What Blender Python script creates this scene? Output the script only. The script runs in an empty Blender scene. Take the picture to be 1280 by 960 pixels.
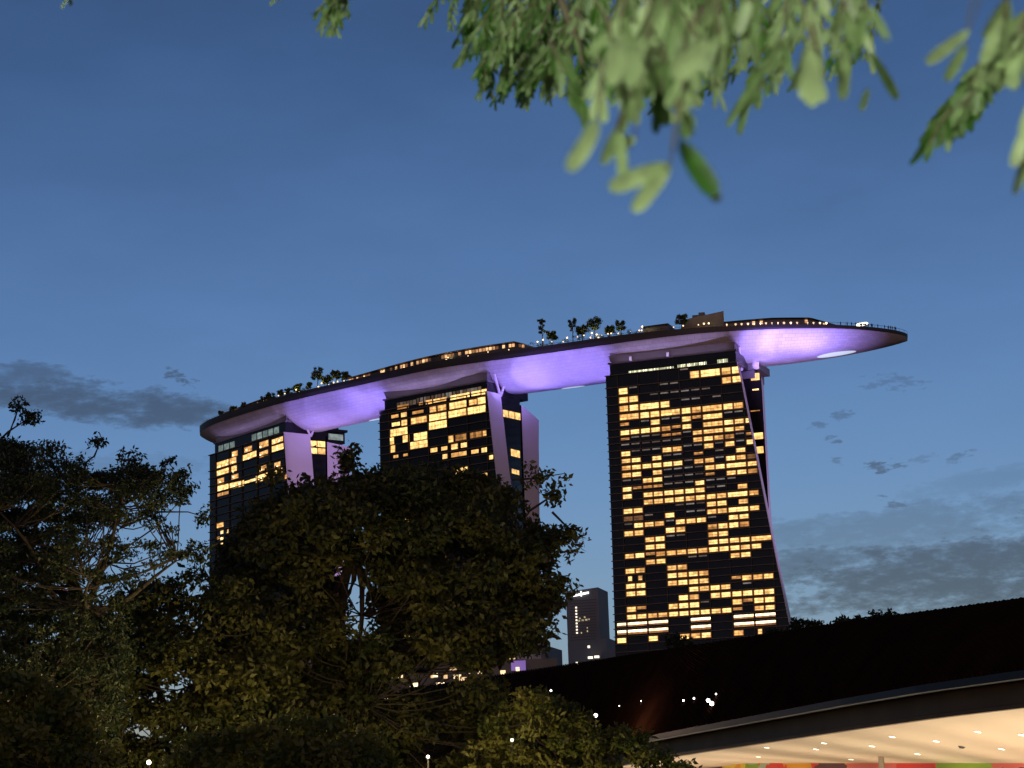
import bpy, math, random
import numpy as np
from math import sin, cos, tan, atan, atan2, radians, degrees, pi, sqrt, exp
from mathutils import Vector, Matrix
random.seed(7); rng = np.random.default_rng(11)
scene = bpy.context.scene
COL = scene.collection

# ------------------------------------------------------------------ camera
LENS = 77.0
FPX = LENS / 36 * 1280
PITCH = atan(560 / FPX); ROLL = radians(2.0)
fwd = np.array([0, cos(PITCH), sin(PITCH)])
_r = np.array([1.0, 0, 0]); _u = np.array([0, -sin(PITCH), cos(PITCH)])
cup = _u * cos(ROLL) + _r * sin(ROLL); crt = _r * cos(ROLL) - _u * sin(ROLL)
CAM = np.array([0, 0, 1.6])
cam = bpy.data.objects.new('camera', bpy.data.cameras.new('camera')); COL.objects.link(cam)
cam.data.lens = LENS; cam.data.sensor_width = 36; cam.data.sensor_fit = 'HORIZONTAL'
cam.data.clip_start = 0.05; cam.data.clip_end = 30000
M = Matrix(((crt[0], cup[0], -fwd[0], CAM[0]), (crt[1], cup[1], -fwd[1], CAM[1]), (crt[2], cup[2], -fwd[2], CAM[2]), (0, 0, 0, 1)))
cam.matrix_world = M
cam.data.dof.use_dof = True; cam.data.dof.focus_distance = 600; cam.data.dof.aperture_fstop = 19
scene.camera = cam

# ------------------------------------------------------------------ view, world
scene.view_settings.view_transform = 'Standard'; scene.view_settings.look = 'None'
scene.view_settings.exposure = 0.0; scene.view_settings.gamma = 1
scene.render.resolution_x = 1024; scene.render.resolution_y = 768
scene.cycles.max_bounces = 6; scene.cycles.sample_clamp_indirect = 3; scene.cycles.sample_clamp_direct = 8
scene.cycles.caustics_reflective = False; scene.cycles.caustics_refractive = False

def ray(x, y): return FPX * fwd + (x - 640) * crt - (y - 480) * cup
def ath(x, y, h):
    d = ray(x, y); return CAM + d * ((h - CAM[2]) / d[2])
def aty(x, y, Y):
    d = ray(x, y); return CAM + d * (Y / d[1])
def proj(p):
    v = np.asarray(p, float) - CAM; z = v @ fwd
    return 640 + FPX * (v @ crt) / z, 480 - FPX * (v @ cup) / z

SUN_EL, SUN_ROT = radians(5), radians(180)
world = bpy.data.worlds.new('World'); scene.world = world; world.use_nodes = True
wt = world.node_tree; wn = wt.nodes; wl = wt.links
for n in list(wn): wn.remove(n)
def N(t, **k):
    n = wn.new(t)
    for a, b in k.items(): setattr(n, a, b)
    return n
def WM(op, a, b=None, c=None):
    n = N('ShaderNodeMath', operation=op)
    for i, v in enumerate((a, b, c)):
        if v is None: continue
        if isinstance(v, (int, float)): n.inputs[i].default_value = v
        else: wl.new(v, n.inputs[i])
    return n.outputs[0]
sky = N('ShaderNodeTexSky', sky_type='NISHITA'); sky.sun_disc = False
sky.sun_elevation = SUN_EL; sky.sun_rotation = SUN_ROT; sky.altitude = 0
sky.air_density = 1.0; sky.dust_density = 0.8; sky.ozone_density = 4.0
tc = N('ShaderNodeTexCoord'); sp = N('ShaderNodeSeparateXYZ'); wl.new(tc.outputs['Generated'], sp.inputs[0])
AZ = WM('MULTIPLY', WM('ARCTAN2', sp.outputs[0], sp.outputs[1]), 57.2958)
EL = WM('MULTIPLY', WM('ARCSINE', sp.outputs[2]), 57.2958)
cmb = N('ShaderNodeCombineXYZ'); wl.new(AZ, cmb.inputs[0]); wl.new(WM('MULTIPLY', EL, 2.6), cmb.inputs[1])
n1 = N('ShaderNodeTexNoise'); n1.inputs['Scale'].default_value = .55; n1.inputs['Detail'].default_value = 7; n1.inputs['Roughness'].default_value = .6
wl.new(cmb.outputs[0], n1.inputs['Vector'])
n2 = N('ShaderNodeTexNoise'); n2.inputs['Scale'].default_value = .16; n2.inputs['Detail'].default_value = 5; n2.inputs['Roughness'].default_value = .55
wl.new(cmb.outputs[0], n2.inputs['Vector'])
def dir_of(px, py):
    d = ray(px, py); d = d / np.linalg.norm(d); return degrees(atan2(d[0], d[1])), degrees(math.asin(d[2]))
# every cloud: centre (direction), half sizes in degrees, tilt, darkness
CL = [(95, 500, 170, 30, -6, .9), (205, 508, 85, 26, -8, .9), (20, 475, 80, 22, -4, .7), (228, 474, 26, 9, -22, .8), (60, 590, 260, 22, 2, .3),
      (1190, 720, 290, 50, 0, .98), (1010, 704, 130, 26, 0, .8), (1120, 660, 240, 36, 3, .5), (1250, 600, 160, 16, 6, .25),
      (1105, 582, 26, 9, -8, .8), (1042, 553, 14, 8, 4, .7), (1050, 518, 20, 6, 4, .5), (1022, 533, 13, 7, 8, .5), (1046, 576, 12, 8, 0, .55),
      (1117, 628, 22, 8, -20, .7), (1200, 571, 20, 7, 20, .5), (1229, 660, 15, 7, 0, .6), (1115, 478, 42, 13, -8, .4), (1276, 643, 14, 8, 0, .6), (1150, 575, 30, 6, 8, .35)]
n3 = N('ShaderNodeTexNoise'); n3.inputs['Scale'].default_value = 2.6; n3.inputs['Detail'].default_value = 5; n3.inputs['Roughness'].default_value = .62
wl.new(cmb.outputs[0], n3.inputs['Vector'])
tot = None
wobA = WM('MULTIPLY', WM('SUBTRACT', n1.outputs['Fac'], .5), 3.4); wobB = WM('ADD', wobA, WM('MULTIPLY', WM('SUBTRACT', n3.outputs['Fac'], .55), 6.5))
wobC = WM('ADD', wobA, WM('MULTIPLY', WM('SUBTRACT', n3.outputs['Fac'], .5), 1.9))
for (px, py, ra, rb, rot, st) in CL:
    a0, e0 = dir_of(px, py); k = 45.0 / FPX * 1.27 * 1.0
    wob = wobB if ra < 46 else wobC
    ra *= 57.3 / FPX; rb *= 57.3 / FPX; c, s = cos(radians(rot)), sin(radians(rot))
    dx = WM('SUBTRACT', AZ, a0); dy = WM('SUBTRACT', EL, e0)
    u = WM('ADD', WM('MULTIPLY', dx, c / ra), WM('MULTIPLY', dy, s / ra))
    v = WM('ADD', WM('MULTIPLY', dx, -s / rb), WM('MULTIPLY', dy, c / rb))
    r2 = WM('ADD', WM('MULTIPLY', u, u), WM('MULTIPLY', v, v))
    q = WM('ADD', WM('SUBTRACT', 1.0, r2), wob)
    q = WM('MULTIPLY', q, .85); q.node.use_clamp = True
    q = WM('MULTIPLY', WM('MULTIPLY', q, WM('SUBTRACT', 2.0, q)), st)
    tot = q if tot is None else WM('MAXIMUM', tot, q)
# broad thin veil low down over the whole sky
lo = N('ShaderNodeMapRange'); lo.inputs['From Min'].default_value = 11.5; lo.inputs['From Max'].default_value = 3.5; wl.new(EL, lo.inputs['Value'])
veil = WM('MULTIPLY', lo.outputs[0], WM('MULTIPLY', WM('SUBTRACT', n2.outputs['Fac'], .36), 1.6)); veil.node.use_clamp = True
tot = WM('MAXIMUM', tot, WM('MULTIPLY', veil, .55)); 
soft = WM('MULTIPLY', WM('SUBTRACT', n2.outputs['Fac'], .5), .22)
tint = N('ShaderNodeMix', data_type='RGBA', blend_type='MULTIPLY'); tint.inputs[0].default_value = 1
wl.new(sky.outputs[0], tint.inputs[6]); tint.inputs[7].default_value = (1.66, 1.2, 1.32, 1)
g = N('ShaderNodeHueSaturation'); g.inputs['Saturation'].default_value = .85; g.inputs['Value'].default_value = .36
mx = N('ShaderNodeMix', data_type='RGBA'); wl.new(tot, mx.inputs[0])
wl.new(tint.outputs[2], g.inputs['Color']); wl.new(tint.outputs[2], mx.inputs[6]); wl.new(g.outputs[0], mx.inputs[7])
bg = N('ShaderNodeBackground'); bg.inputs['Strength'].default_value = .112
br = N('ShaderNodeMix', data_type='RGBA', blend_type='MULTIPLY'); br.inputs[0].default_value = 1
sc1 = WM('ADD', WM('SUBTRACT', 1.38, WM('MULTIPLY', EL, .036)), soft); sc1.node.use_clamp = False; sc1 = WM('MAXIMUM', sc1, .35); cc = N('ShaderNodeCombineColor'); 
for i in range(3): wl.new(sc1, cc.inputs[i])
wl.new(mx.outputs[2], br.inputs[6]); wl.new(cc.outputs[0], br.inputs[7])
wo = N('ShaderNodeOutputWorld'); wl.new(br.outputs[2], bg.inputs['Color']); wl.new(bg.outputs[0], wo.inputs[0])

# the last glow after sunset, from behind the photographer's right
sl = bpy.data.lights.new('afterglow', 'SUN'); sl.energy = 0.02; sl.angle = radians(12); sl.color = (1, .8, .7)
so = bpy.data.objects.new('afterglow', sl); COL.objects.link(so); so.rotation_euler = (radians(80), 0, radians(60))

# ------------------------------------------------------------------ helpers
def tag(o, label=None, cat=None, group=None, kind=None):
    if label: o['label'] = label
    if cat: o['category'] = cat
    if group: o['group'] = group
    if kind: o['kind'] = kind
    return o
def empty(name, loc, label, cat, group=None):
    o = bpy.data.objects.new(name, None); COL.objects.link(o); o.location = [float(v) for v in loc]
    o.empty_display_size = .1
    return tag(o, label, cat, group)
class MB:
    def __init__(s): s.v = []; s.f = []; s.m = []
    def poly(s, pts, mi=0):
        b = len(s.v); s.v += [tuple(float(c) for c in p) for p in pts]; s.f.append(tuple(range(b, b + len(pts)))); s.m.append(mi)
    def hexa(s, p, mi=0):   # 8 points: bottom 4 ccw, top 4
        b = len(s.v); s.v += [tuple(float(c) for c in q) for q in p]
        for f in ((3, 2, 1, 0), (4, 5, 6, 7), (0, 1, 5, 4), (1, 2, 6, 5), (2, 3, 7, 6), (3, 0, 4, 7)):
            s.f.append(tuple(b + i for i in f)); s.m.append(mi)
    def box(s, c, hx, hy, hz, X=(1, 0, 0), Y=(0, 1, 0), Z=(0, 0, 1), mi=0):
        c, X, Y, Z = map(np.asarray, (c, X, Y, Z)); P = []
        for z in (-1, 1):
            for x, y in ((-1, -1), (1, -1), (1, 1), (-1, 1)): P.append(c + X * hx * x + Y * hy * y + Z * hz * z)
        s.hexa(P, mi)
    def tube(s, pts, rad, n=6, mi=0, cap=True):
        pts = [np.asarray(p, float) for p in pts]; b0 = len(s.v); k = len(pts)
        if not hasattr(rad, '__len__'): rad = [rad] * k
        for i, p in enumerate(pts):
            t = pts[min(i + 1, k - 1)] - pts[max(i - 1, 0)]; t = t / (np.linalg.norm(t) + 1e-9)
            a = np.cross(t, (0.31, .2, .93) if abs(t[2]) < .9 else (1, 0.1, 0)); a /= np.linalg.norm(a); b = np.cross(t, a)
            for j in range(n):
                an = 2 * pi * j / n; s.v.append(tuple(p + rad[i] * (a * cos(an) + b * sin(an))))
        for i in range(k - 1):
            for j in range(n):
                s.f.append((b0 + i * n + j, b0 + i * n + (j + 1) % n, b0 + (i + 1) * n + (j + 1) % n, b0 + (i + 1) * n + j)); s.m.append(mi)
        if cap:
            s.f.append(tuple(b0 + j for j in range(n))[::-1]); s.f.append(tuple(b0 + (k - 1) * n + j for j in range(n))); s.m += [mi, mi]
    def ball(s, c, r, n=8, m=6, sz=1, mi=0):
        b = len(s.v); s.v.append((c[0], c[1], c[2] - r * sz))
        for i in range(1, m):
            t = pi * i / m
            for j in range(n): s.v.append((c[0] + r * sin(t) * cos(2 * pi * j / n), c[1] + r * sin(t) * sin(2 * pi * j / n), c[2] - r * sz * cos(t)))
        s.v.append((c[0], c[1], c[2] + r * sz)); e = len(s.v) - 1
        for j in range(n):
            s.f.append((b, b + 1 + (j + 1) % n, b + 1 + j)); s.m.append(mi)
            s.f.append((e, e - n + j, e - n + (j + 1) % n)); s.m.append(mi)
            for i in range(m - 2):
                q = b + 1 + i * n; s.f.append((q + j, q + (j + 1) % n, q + n + (j + 1) % n, q + n + j)); s.m.append(mi)
    def build(s, name, mats, parent=None, smooth=False, tone=None, rel=True):
        me = bpy.data.meshes.new(name)
        v = s.v
        if parent is not None and rel:
            px, py, pz = parent['_w'] if '_w' in parent else world_loc(parent)
            v = [(a - px, b - py, c - pz) for a, b, c in v]
        me.from_pydata(v, [], s.f); 
        if not isinstance(mats, (list, tuple)): mats = [mats]
        for m in mats: me.materials.append(m)
        if len(mats) > 1: me.polygons.foreach_set('material_index', s.m)
        if smooth: me.polygons.foreach_set('use_smooth', [True] * len(me.polygons))
        if tone is not None:
            a = me.attributes.new('tone', 'FLOAT', 'FACE'); a.data.foreach_set('value', tone)
        o = bpy.data.objects.new(name, me); COL.objects.link(o)
        if parent is not None: o.parent = parent
        return o
def world_loc(o):
    p = np.array(o.location)
    while o.parent: o = o.parent; p = p + np.array(o.location)
    return p

def mat(name, base, rough=.6, metal=0, noise=.0, nscale=3, bump=0, spec=.5, coords='Object'):
    m = bpy.data.materials.new(name); m.use_nodes = True; nt = m.node_tree; b = nt.nodes['Principled BSDF']
    b.inputs['Base Color'].default_value = (*base, 1); b.inputs['Roughness'].default_value = rough; b.inputs['Metallic'].default_value = metal
    b.inputs['Specular IOR Level'].default_value = spec
    if noise or bump:
        t = nt.nodes.new('ShaderNodeTexCoord'); n = nt.nodes.new('ShaderNodeTexNoise'); n.inputs['Scale'].default_value = nscale; n.inputs['Detail'].default_value = 6
        nt.links.new(t.outputs[coords], n.inputs['Vector'])
        if noise:
            r = nt.nodes.new('ShaderNodeMapRange'); r.inputs['From Min'].default_value = .25; r.inputs['From Max'].default_value = .75
            r.inputs['To Min'].default_value = 1 - noise; r.inputs['To Max'].default_value = 1 + noise
            nt.links.new(n.outputs['Fac'], r.inputs['Value'])
            x = nt.nodes.new('ShaderNodeMix'); x.data_type = 'RGBA'; x.blend_type = 'MULTIPLY'; x.inputs[0].default_value = 1
            x.inputs[6].default_value = (*base, 1); nt.links.new(r.outputs[0], x.inputs[7]); nt.links.new(x.outputs[2], b.inputs['Base Color'])
        if bump:
            q = nt.nodes.new('ShaderNodeBump'); q.inputs['Strength'].default_value = bump; nt.links.new(n.outputs['Fac'], q.inputs['Height']); nt.links.new(q.outputs[0], b.inputs['Normal'])
    return m
def emit(name, col, st, back=None):
    m = bpy.data.materials.new(name); m.use_nodes = True; b = m.node_tree.nodes['Principled BSDF']
    b.inputs['Base Color'].default_value = (*[c * .5 for c in col], 1); b.inputs['Emission Color'].default_value = (*col, 1); b.inputs['Emission Strength'].default_value = st
    return m
def leaf_mat(name, c1, c2, trans=.35, rough=.55):
    m = bpy.data.materials.new(name); m.use_nodes = True; nt = m.node_tree; b = nt.nodes['Principled BSDF']; out = nt.nodes['Material Output']
    at = nt.nodes.new('ShaderNodeAttribute'); at.attribute_name = 'tone'
    cr = nt.nodes.new('ShaderNodeMix'); cr.data_type = 'RGBA'; cr.inputs[6].default_value = (*c1, 1); cr.inputs[7].default_value = (*c2, 1)
    nt.links.new(at.outputs['Fac'], cr.inputs[0]); nt.links.new(cr.outputs[2], b.inputs['Base Color']); b.inputs['Roughness'].default_value = rough
    b.inputs['Specular IOR Level'].default_value = .3
    t = nt.nodes.new('ShaderNodeBsdfTranslucent'); nt.links.new(cr.outputs[2], t.inputs['Color'])
    x = nt.nodes.new('ShaderNodeMixShader'); x.inputs[0].default_value = trans
    nt.links.new(b.outputs[0], x.inputs[1]); nt.links.new(t.outputs[0], x.inputs[2]); nt.links.new(x.outputs[0], out.inputs[0])
    return m
def window_mat(name, c1, c2, s1, s2):
    """lit room behind glass: tone per window picks colour and strength, noise in object space breaks it up (curtains, furniture)"""
    m = bpy.data.materials.new(name); m.use_nodes = True; nt = m.node_tree; b = nt.nodes['Principled BSDF']
    at = nt.nodes.new('ShaderNodeAttribute'); at.attribute_name = 'tone'
    cr = nt.nodes.new('ShaderNodeMix'); cr.data_type = 'RGBA'; cr.clamp_factor = True; cr.inputs[6].default_value = (*c1, 1); cr.inputs[7].default_value = (*c2, 1)
    nt.links.new(at.outputs['Fac'], cr.inputs[0]); nt.links.new(cr.outputs[2], b.inputs['Emission Color'])
    t = nt.nodes.new('ShaderNodeTexCoord'); n = nt.nodes.new('ShaderNodeTexNoise'); n.inputs['Scale'].default_value = .6; n.inputs['Detail'].default_value = 1.5
    nt.links.new(t.outputs['Object'], n.inputs['Vector'])
    r = nt.nodes.new('ShaderNodeMapRange'); r.inputs['From Min'].default_value = .3; r.inputs['From Max'].default_value = .7; r.inputs['To Min'].default_value = .55; r.inputs['To Max'].default_value = 1.35
    nt.links.new(n.outputs['Fac'], r.inputs['Value'])
    s = nt.nodes.new('ShaderNodeMapRange'); s.clamp = False; s.inputs['To Min'].default_value = s1; s.inputs['To Max'].default_value = s2; nt.links.new(at.outputs['Fac'], s.inputs['Value'])
    k = nt.nodes.new('ShaderNodeMath'); k.operation = 'MULTIPLY'; nt.links.new(r.outputs[0], k.inputs[0]); nt.links.new(s.outputs[0], k.inputs[1])
    nt.links.new(k.outputs[0], b.inputs['Emission Strength']); b.inputs['Base Color'].default_value = (.05, .04, .03, 1); b.inputs['Roughness'].default_value = .2
    return m

GLASS = mat('dark_glass', (.008, .0075, .008), .22, 0, .3, .2, spec=.16)
SLAB = mat('slab_edge', (.075, .062, .05), .7, 0, .3, .3)
FIN = mat('facade_fin', (.018, .015, .012), .6)
PANEL = mat('end_panel', (.50, .46, .50), .6, 0, .06, .08)
METAL = mat('dark_metal', (.05, .05, .055), .5, .3)
CROWN = mat('crown_cladding', (.09, .08, .08), .5, 0, .1, .2)
WINE = window_mat('window_bloom', (1, .34, .05), (1, .40, .08), .16, .42)  # camera bloom around lit windows, put in as a glowing orange border
WIN = window_mat('lit_room', (1, .43, .09), (1, .64, .22), .6, 1.8)
WINDIM = window_mat('dim_room', (.9, .55, .3), (.7, .65, .6), .05, .3)
WINW = window_mat('lit_strip', (1, .66, .38), (1, .72, .45), 2.2, 3.4)
WINB = window_mat('brown_room', (1, .36, .08), (1, .4, .1), .22, .42)
WING = window_mat('crown_room', (.75, .8, .45), (1, .9, .6), .5, 2.2)
WINC = window_mat('lobby_glow', (.55, .75, .65), (.6, .75, .7), .22, .38)

# ------------------------------------------------------------------ ground
g_ = MB(); g_.poly([(-9000, -2000, 0), (9000, -2000, 0), (9000, 16000, 0), (-9000, 16000, 0)])
tag(g_.build('ground', mat('lawn_soil', (.03, .045, .02), .9, 0, .4, .05)), kind='structure')

# ------------------------------------------------------------------ hotel towers
ZT = 184.5
class Tower:
    def __init__(s, A, B, label, nmax):
        s.O = ath(*A, ZT); Bp = ath(*B, ZT); d = Bp - s.O; s.L = np.linalg.norm(d); s.U = d / s.L; s.W = np.array([-s.U[1], s.U[0], 0]); s.nmax = nmax
        s.base = np.array([s.O[0], s.O[1], 0]); s.root = empty('hotel_tower', s.base, label, 'tower', 'three hotel towers carrying the sky deck')
    def n(s, z): return s.nmax * max(0, 1 - z / ZT) ** 1.8
    def P(s, u, w, z): return s.base + s.U * u + s.W * (w - s.n(z) * max(0, 1 - w / 20)) + np.array([0, 0, z])
    def uz(s, x, y, w=0):
        """where the pixel ray meets the facade"""
        d = ray(x, y); z = 100.0
        for _ in range(30):
            q = s.P(0, w, z); nn = s.W; k = ((q - CAM) @ nn) / (d @ nn); p = CAM + d * k; z = p[2]
        return (p - s.base) @ s.U, z
    def solve_w(s, x, y, u):
        lo, hi = -5, 60; z = s.uz(x, y)[1]
        for _ in range(40):
            m = (lo + hi) / 2
            if proj(s.P(u, m, z))[0] < x: lo = m
            else: hi = m
        return lo
    def solve_u(s, x, z, w):
        lo, hi = -10, 140
        for _ in range(40):
            m = (lo + hi) / 2
            if proj(s.P(m, w, z))[0] < x: lo = m
            else: hi = m
        return lo

def interp(tab, z):
    zs = [t[0] for t in tab]; vs = [t[1] for t in tab]
    o = np.argsort(zs); zs = np.array(zs)[o]; vs = np.array(vs)[o]
    if z < zs[0] and len(zs) > 1: return vs[0] + (vs[1] - vs[0]) / (zs[1] - zs[0]) * (z - zs[0])
    return float(np.interp(z, zs, vs))

def build_tower(T, rightpx, floors, bays, e_back, slot_wl, west, crown_u, du_end=0, west_ext=None, topdrop=0, atrium=True):
    """rightpx: [(x,y)] right edge of facade; floors: list of z (slab tops, descending); bays: u of bay lines"""
    uR = [(z, u) for u, z in (T.uz(x, y) for x, y in rightpx)]
    # limit extension
    R = lambda z: interp(uR, z)
    T.R = R; r = T.root
    zs = [0] + sorted(floors) + [ZT]; zs = [z for z in zs if 0 <= z <= ZT]
    f = MB(); wE = e_back
    for a, b in zip(zs[:-1], zs[1:]):
        f.poly([T.P(0, 0, a), T.P(R(a), 0, a), T.P(R(b), 0, b), T.P(0, 0, b)])
        f.poly([T.P(0, wE, a), T.P(0, 0, a), T.P(0, 0, b), T.P(0, wE, b)])
        f.poly([T.P(R(a) + du_end, wE, a), T.P(0, wE, a), T.P(0, wE, b), T.P(R(b) + du_end, wE, b)])
    f.poly([T.P(0, 0, ZT), T.P(R(ZT), 0, ZT), T.P(R(ZT) + du_end, wE, ZT), T.P(0, wE, ZT)])
    f.build('facade', GLASS, r)
    e = MB()
    for a, b in zip(zs[:-1], zs[1:]):
        e.poly([T.P(R(a) + .02, 0, a), T.P(R(a) + du_end + .02, wE, a), T.P(R(b) + du_end + .02, wE, b), T.P(R(b) + .02, 0, b)])
        e.hexa([T.P(R(a) + .02, -.7, a), T.P(R(a) + .2, -.7, a), T.P(R(a) + .2, .0, a), T.P(R(a) + .02, 0, a),
                T.P(R(b) + .02, -.7, b), T.P(R(b) + .2, -.7, b), T.P(R(b) + .2, .0, b), T.P(R(b) + .02, 0, b)])
    e.build('end_panel', PANEL, r)
    s = MB()
    for z in floors + [ZT]:
        s.hexa([T.P(-.3, -.75, z - .32), T.P(R(z), -.75, z - .32), T.P(R(z), -.01, z - .32), T.P(-.3, -.01, z - .32),
                T.P(-.3, -.75, z), T.P(R(z), -.75, z), T.P(R(z), -.01, z), T.P(-.3, -.01, z)])
    s.build('floor_edges', SLAB, r)
    for u in bays:
        s = MB()
        for a, b in zip(zs[:-1], zs[1:]):
            if b - a < .8: continue
            if .2 < u < R(a) - .4: s.hexa([T.P(u - .16, -.55, a), T.P(u + .16, -.55, a), T.P(u + .16, -.01, a), T.P(u - .16, -.01, a),
                                      T.P(u - .16, -.55, b - .33), T.P(u + .16, -.55, b - .33), T.P(u + .16, -.01, b - .33), T.P(u - .16, -.01, b - .33)])
        if s.f: s.build('facade_fin', FIN, r)
    # west leg
    wa, wb_top, wb_bot, uw = west; drop = topdrop; U0 = 5; ub = uw + (west_ext or 0)
    g = MB()
    def WB(z): return wb_bot + (wb_top - wb_bot) * (z / ZT)
    k = 12; zz = [ZT * .985 * i / k for i in range(k + 1)]
    for a, b in zip(zz[:-1], zz[1:]):
        c = b - (drop if b == zz[-1] else 0)
        g.poly([T.P(U0, wa, a), T.P(uw, wa, a), T.P(uw, wa, b), T.P(U0, wa, b)])
        g.poly([T.P(U0, WB(a), a), T.P(U0, wa, a), T.P(U0, wa, b), T.P(U0, WB(b), c)])
        g.poly([T.P(ub, WB(a), a), T.P(U0, WB(a), a), T.P(U0, WB(b), c), T.P(ub, WB(b), c)])
    g.poly([T.P(U0, wa, zz[-1]), T.P(uw, wa, zz[-1]), T.P(ub, WB(zz[-1]), zz[-1] - drop), T.P(U0, WB(zz[-1]), zz[-1] - drop)])
    g.build('west_leg', GLASS, r)
    g = MB(); ue = uw + .03 + (west_ext or 0)
    for a, b in zip(zz[:-1], zz[1:]):
        g.poly([T.P(uw + .03, wa, a), T.P(ue, WB(a), a), T.P(ue, WB(b), b - (drop if b == zz[-1] else 0)), T.P(uw + .03, wa, b)])
    g.build('west_end_panel', PANEL, r)
    # atrium glass between the legs, set back from the ends
    g = MB(); sb = 1.2
    for a, b in zip(zs[:-1], zs[1:]):
        g.poly([T.P(R(a) + du_end - sb, wE - .3, a), T.P(min(uw - .4, R(a) + 6), slot_wl, a), T.P(min(uw - .4, R(b) + 6), slot_wl, b), T.P(R(b) + du_end - sb, wE - .3, b)])
    if atrium: g.build('atrium_glass', GLASS, r)
    return R, WB

def vary(n, base, amp=.3):
    out = []
    for k in range((n + 5) // 6): out += [min(1.25, max(-.3, base + random.uniform(-amp, amp * .7)))] * 6
    return out[:n]
def pane(T, u, z0, z1, w, wu, mb=None, rail=True):
    """one lit window standing just proud of the glass: two panes with a rail between them"""
    m = mb or MB()
    zm = z0 + (z1 - z0) * .42
    segs = [(z0, zm - .09), (zm + .09, z1)] if rail else [(z0, z1)]
    if rail:
        g = .3  # bloom border reaches past the panes on every side
        m.hexa([T.P(u - g, w - .05, z0 - g * .7), T.P(u + wu + g, w - .05, z0 - g * .7), T.P(u + wu + g, w - .01, z0 - g * .7), T.P(u - g, w - .01, z0 - g * .7),
                T.P(u - g, w - .05, z1 + g * .6), T.P(u + wu + g, w - .05, z1 + g * .6), T.P(u + wu + g, w - .01, z1 + g * .6), T.P(u - g, w - .01, z1 + g * .6)], 1)
    nv = max(1, round(wu / 1.6)) if rail else 1; st = wu / nv
    for a, b in segs:
        for i in range(nv):
            p, q = u + i * st + (.05 if i else 0), u + (i + 1) * st - (.05 if i < nv - 1 else 0)
            m.hexa([T.P(p, w - .1, a), T.P(q, w - .1, a), T.P(q, w - .055, a), T.P(p, w - .055, a),
                    T.P(p, w - .1, b), T.P(q, w - .1, b), T.P(q, w - .055, b), T.P(p, w - .055, b)])
    return m

# --- tower nearest on the right ------------------------------------------------
T1 = Tower((757, 470), (920, 452), 'nearest hotel tower on the right, tall dark facade full of lit yellow windows', 7)
ys = [478, 489, 500, 510.6, 521.5, 531.5, 540.8, 549.7, 557.5, 567.4, 576, 584.6, 594, 602.5, 611.7, 620, 629.8, 638.6, 648.5, 657, 666.8, 676.5, 685.5, 695, 704, 713.5, 723, 732.3, 742, 751, 761.5, 770.8, 779.8, 789.3, 799.5]
c0x = lambda y: 777 + (792 - 777) * (y - 489) / (770 - 489)
zc = [T1.uz(c0x(y), y)[1] for y in ys]
pit = (zc[5] - zc[-1]) / (len(zc) - 6)
fl1 = [z - pit * .5 for z in zc]
# smooth: centres to slab levels
fl1 = [z - (.5 * (zc[i] - zc[i + 1]) if i + 1 < len(zc) else pit / 2) for i, z in enumerate(zc)]
z = fl1[-1]
while z > 6: z -= pit; fl1.append(z)
fl1 = [f for f in fl1 if f > 0]
u0 = T1.uz(777, 489)[0]; u11 = T1.uz(919.5, 474)[0]; u0b = T1.uz(792, 770)[0]; u13b = T1.uz(970, 759)[0]
CP = ((u11 - u0) / 11.35 + (u13b - u0b) / 13.3) / 2
def ucol(c):   # left edge of window column c; bays of two
    return (u0 + u0b) / 2 - 1.75 + c * CP + (c // 2) * .16 - .1 * c * .2
bay1 = [ucol(2 * i) - .45 for i in range(-1, 13)]
uwest = T1.solve_u(952, 178, 21)
R1, WB1 = build_tower(T1, [(921, 452), (926.7, 475), (935.5, 520), (953, 610), (970.5, 700), (989, 790)], fl1, bay1, 13, 20, (21, 38, 38, uwest), None, du_end=-2.3, west_ext=-3.4, atrium=False)
ROWS = ["h7 8= h10 h11", "0 10 11", "0 1", "0 1 2= 4", "0= 2 3 4= 6 7 8= 10 11", "0t 3 6 7t 8=", "0 1 2 3 4w 5t 6 8= 10 11 12", "0t 4t 5t 7 8= 10 11", "7 8 9 10w 12t",
        "0 4 5 8 10 12", "0 1 3 7t 11", "0 1 2 3 4 5 7 8 10 11 12d", "0 1 3 8 9 10= 12", "2 3 8t 10 11 12w", "0 1t 2t 3t 7", "0 2 3 4 5 6 7 11", "2 3 4 5 6 7 8 9 10= 12",
        "0 1 8 9 11", "0d 1d 4 8 9 10= 12", "1 2 3 5 6 7 10 11", "0 1 4 5 8w 9 10 11w", "2 3 8 9", "2 3 8 9 10 11 12=", "0 1 2t 3w 4 5 6 7 8 9 10 11 12", "2 3 10 11", "0 1 4 5",
        "0s 1s 4 5 6 7", "0 1 4 5 6 7 10t 11 12 13", "0 1 6 7 8 9", "5 6 8 9 10 11 12 13", "0 1t 4 5 6 10 11t 12 13", "0 1 2 3 4 5 6 7 8 9 10t 12 13", "S", "S", "-1 2 5 6 7 10 12s"]
DIML = {0: [6], 1: [1, 4, 5], 2: [3, 4, 5, 6, 7, 8], 3: [6, 7, 9], 5: [2, 4, 5, 10, 11], 7: [1, 2, 3, 6], 8: [0, 1, 2, 3, 4, 5, 11], 9: [1, 2, 3, 6, 7, 9, 11], 10: [4, 5, 9, 12], 11: [6, 9],
        12: [4, 5, 6, 7], 13: [0, 1, 4, 5, 6, 7], 14: [4, 5, 6, 8, 9, 10], 17: [5, 6, 7], 18: [2, 6, 7], 19: [0, 4, 8], 30: [7], 15: [8, 9], 21: [4, 5], 24: [6, 7], 28: [11]}
wins = []; strips = []
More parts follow.
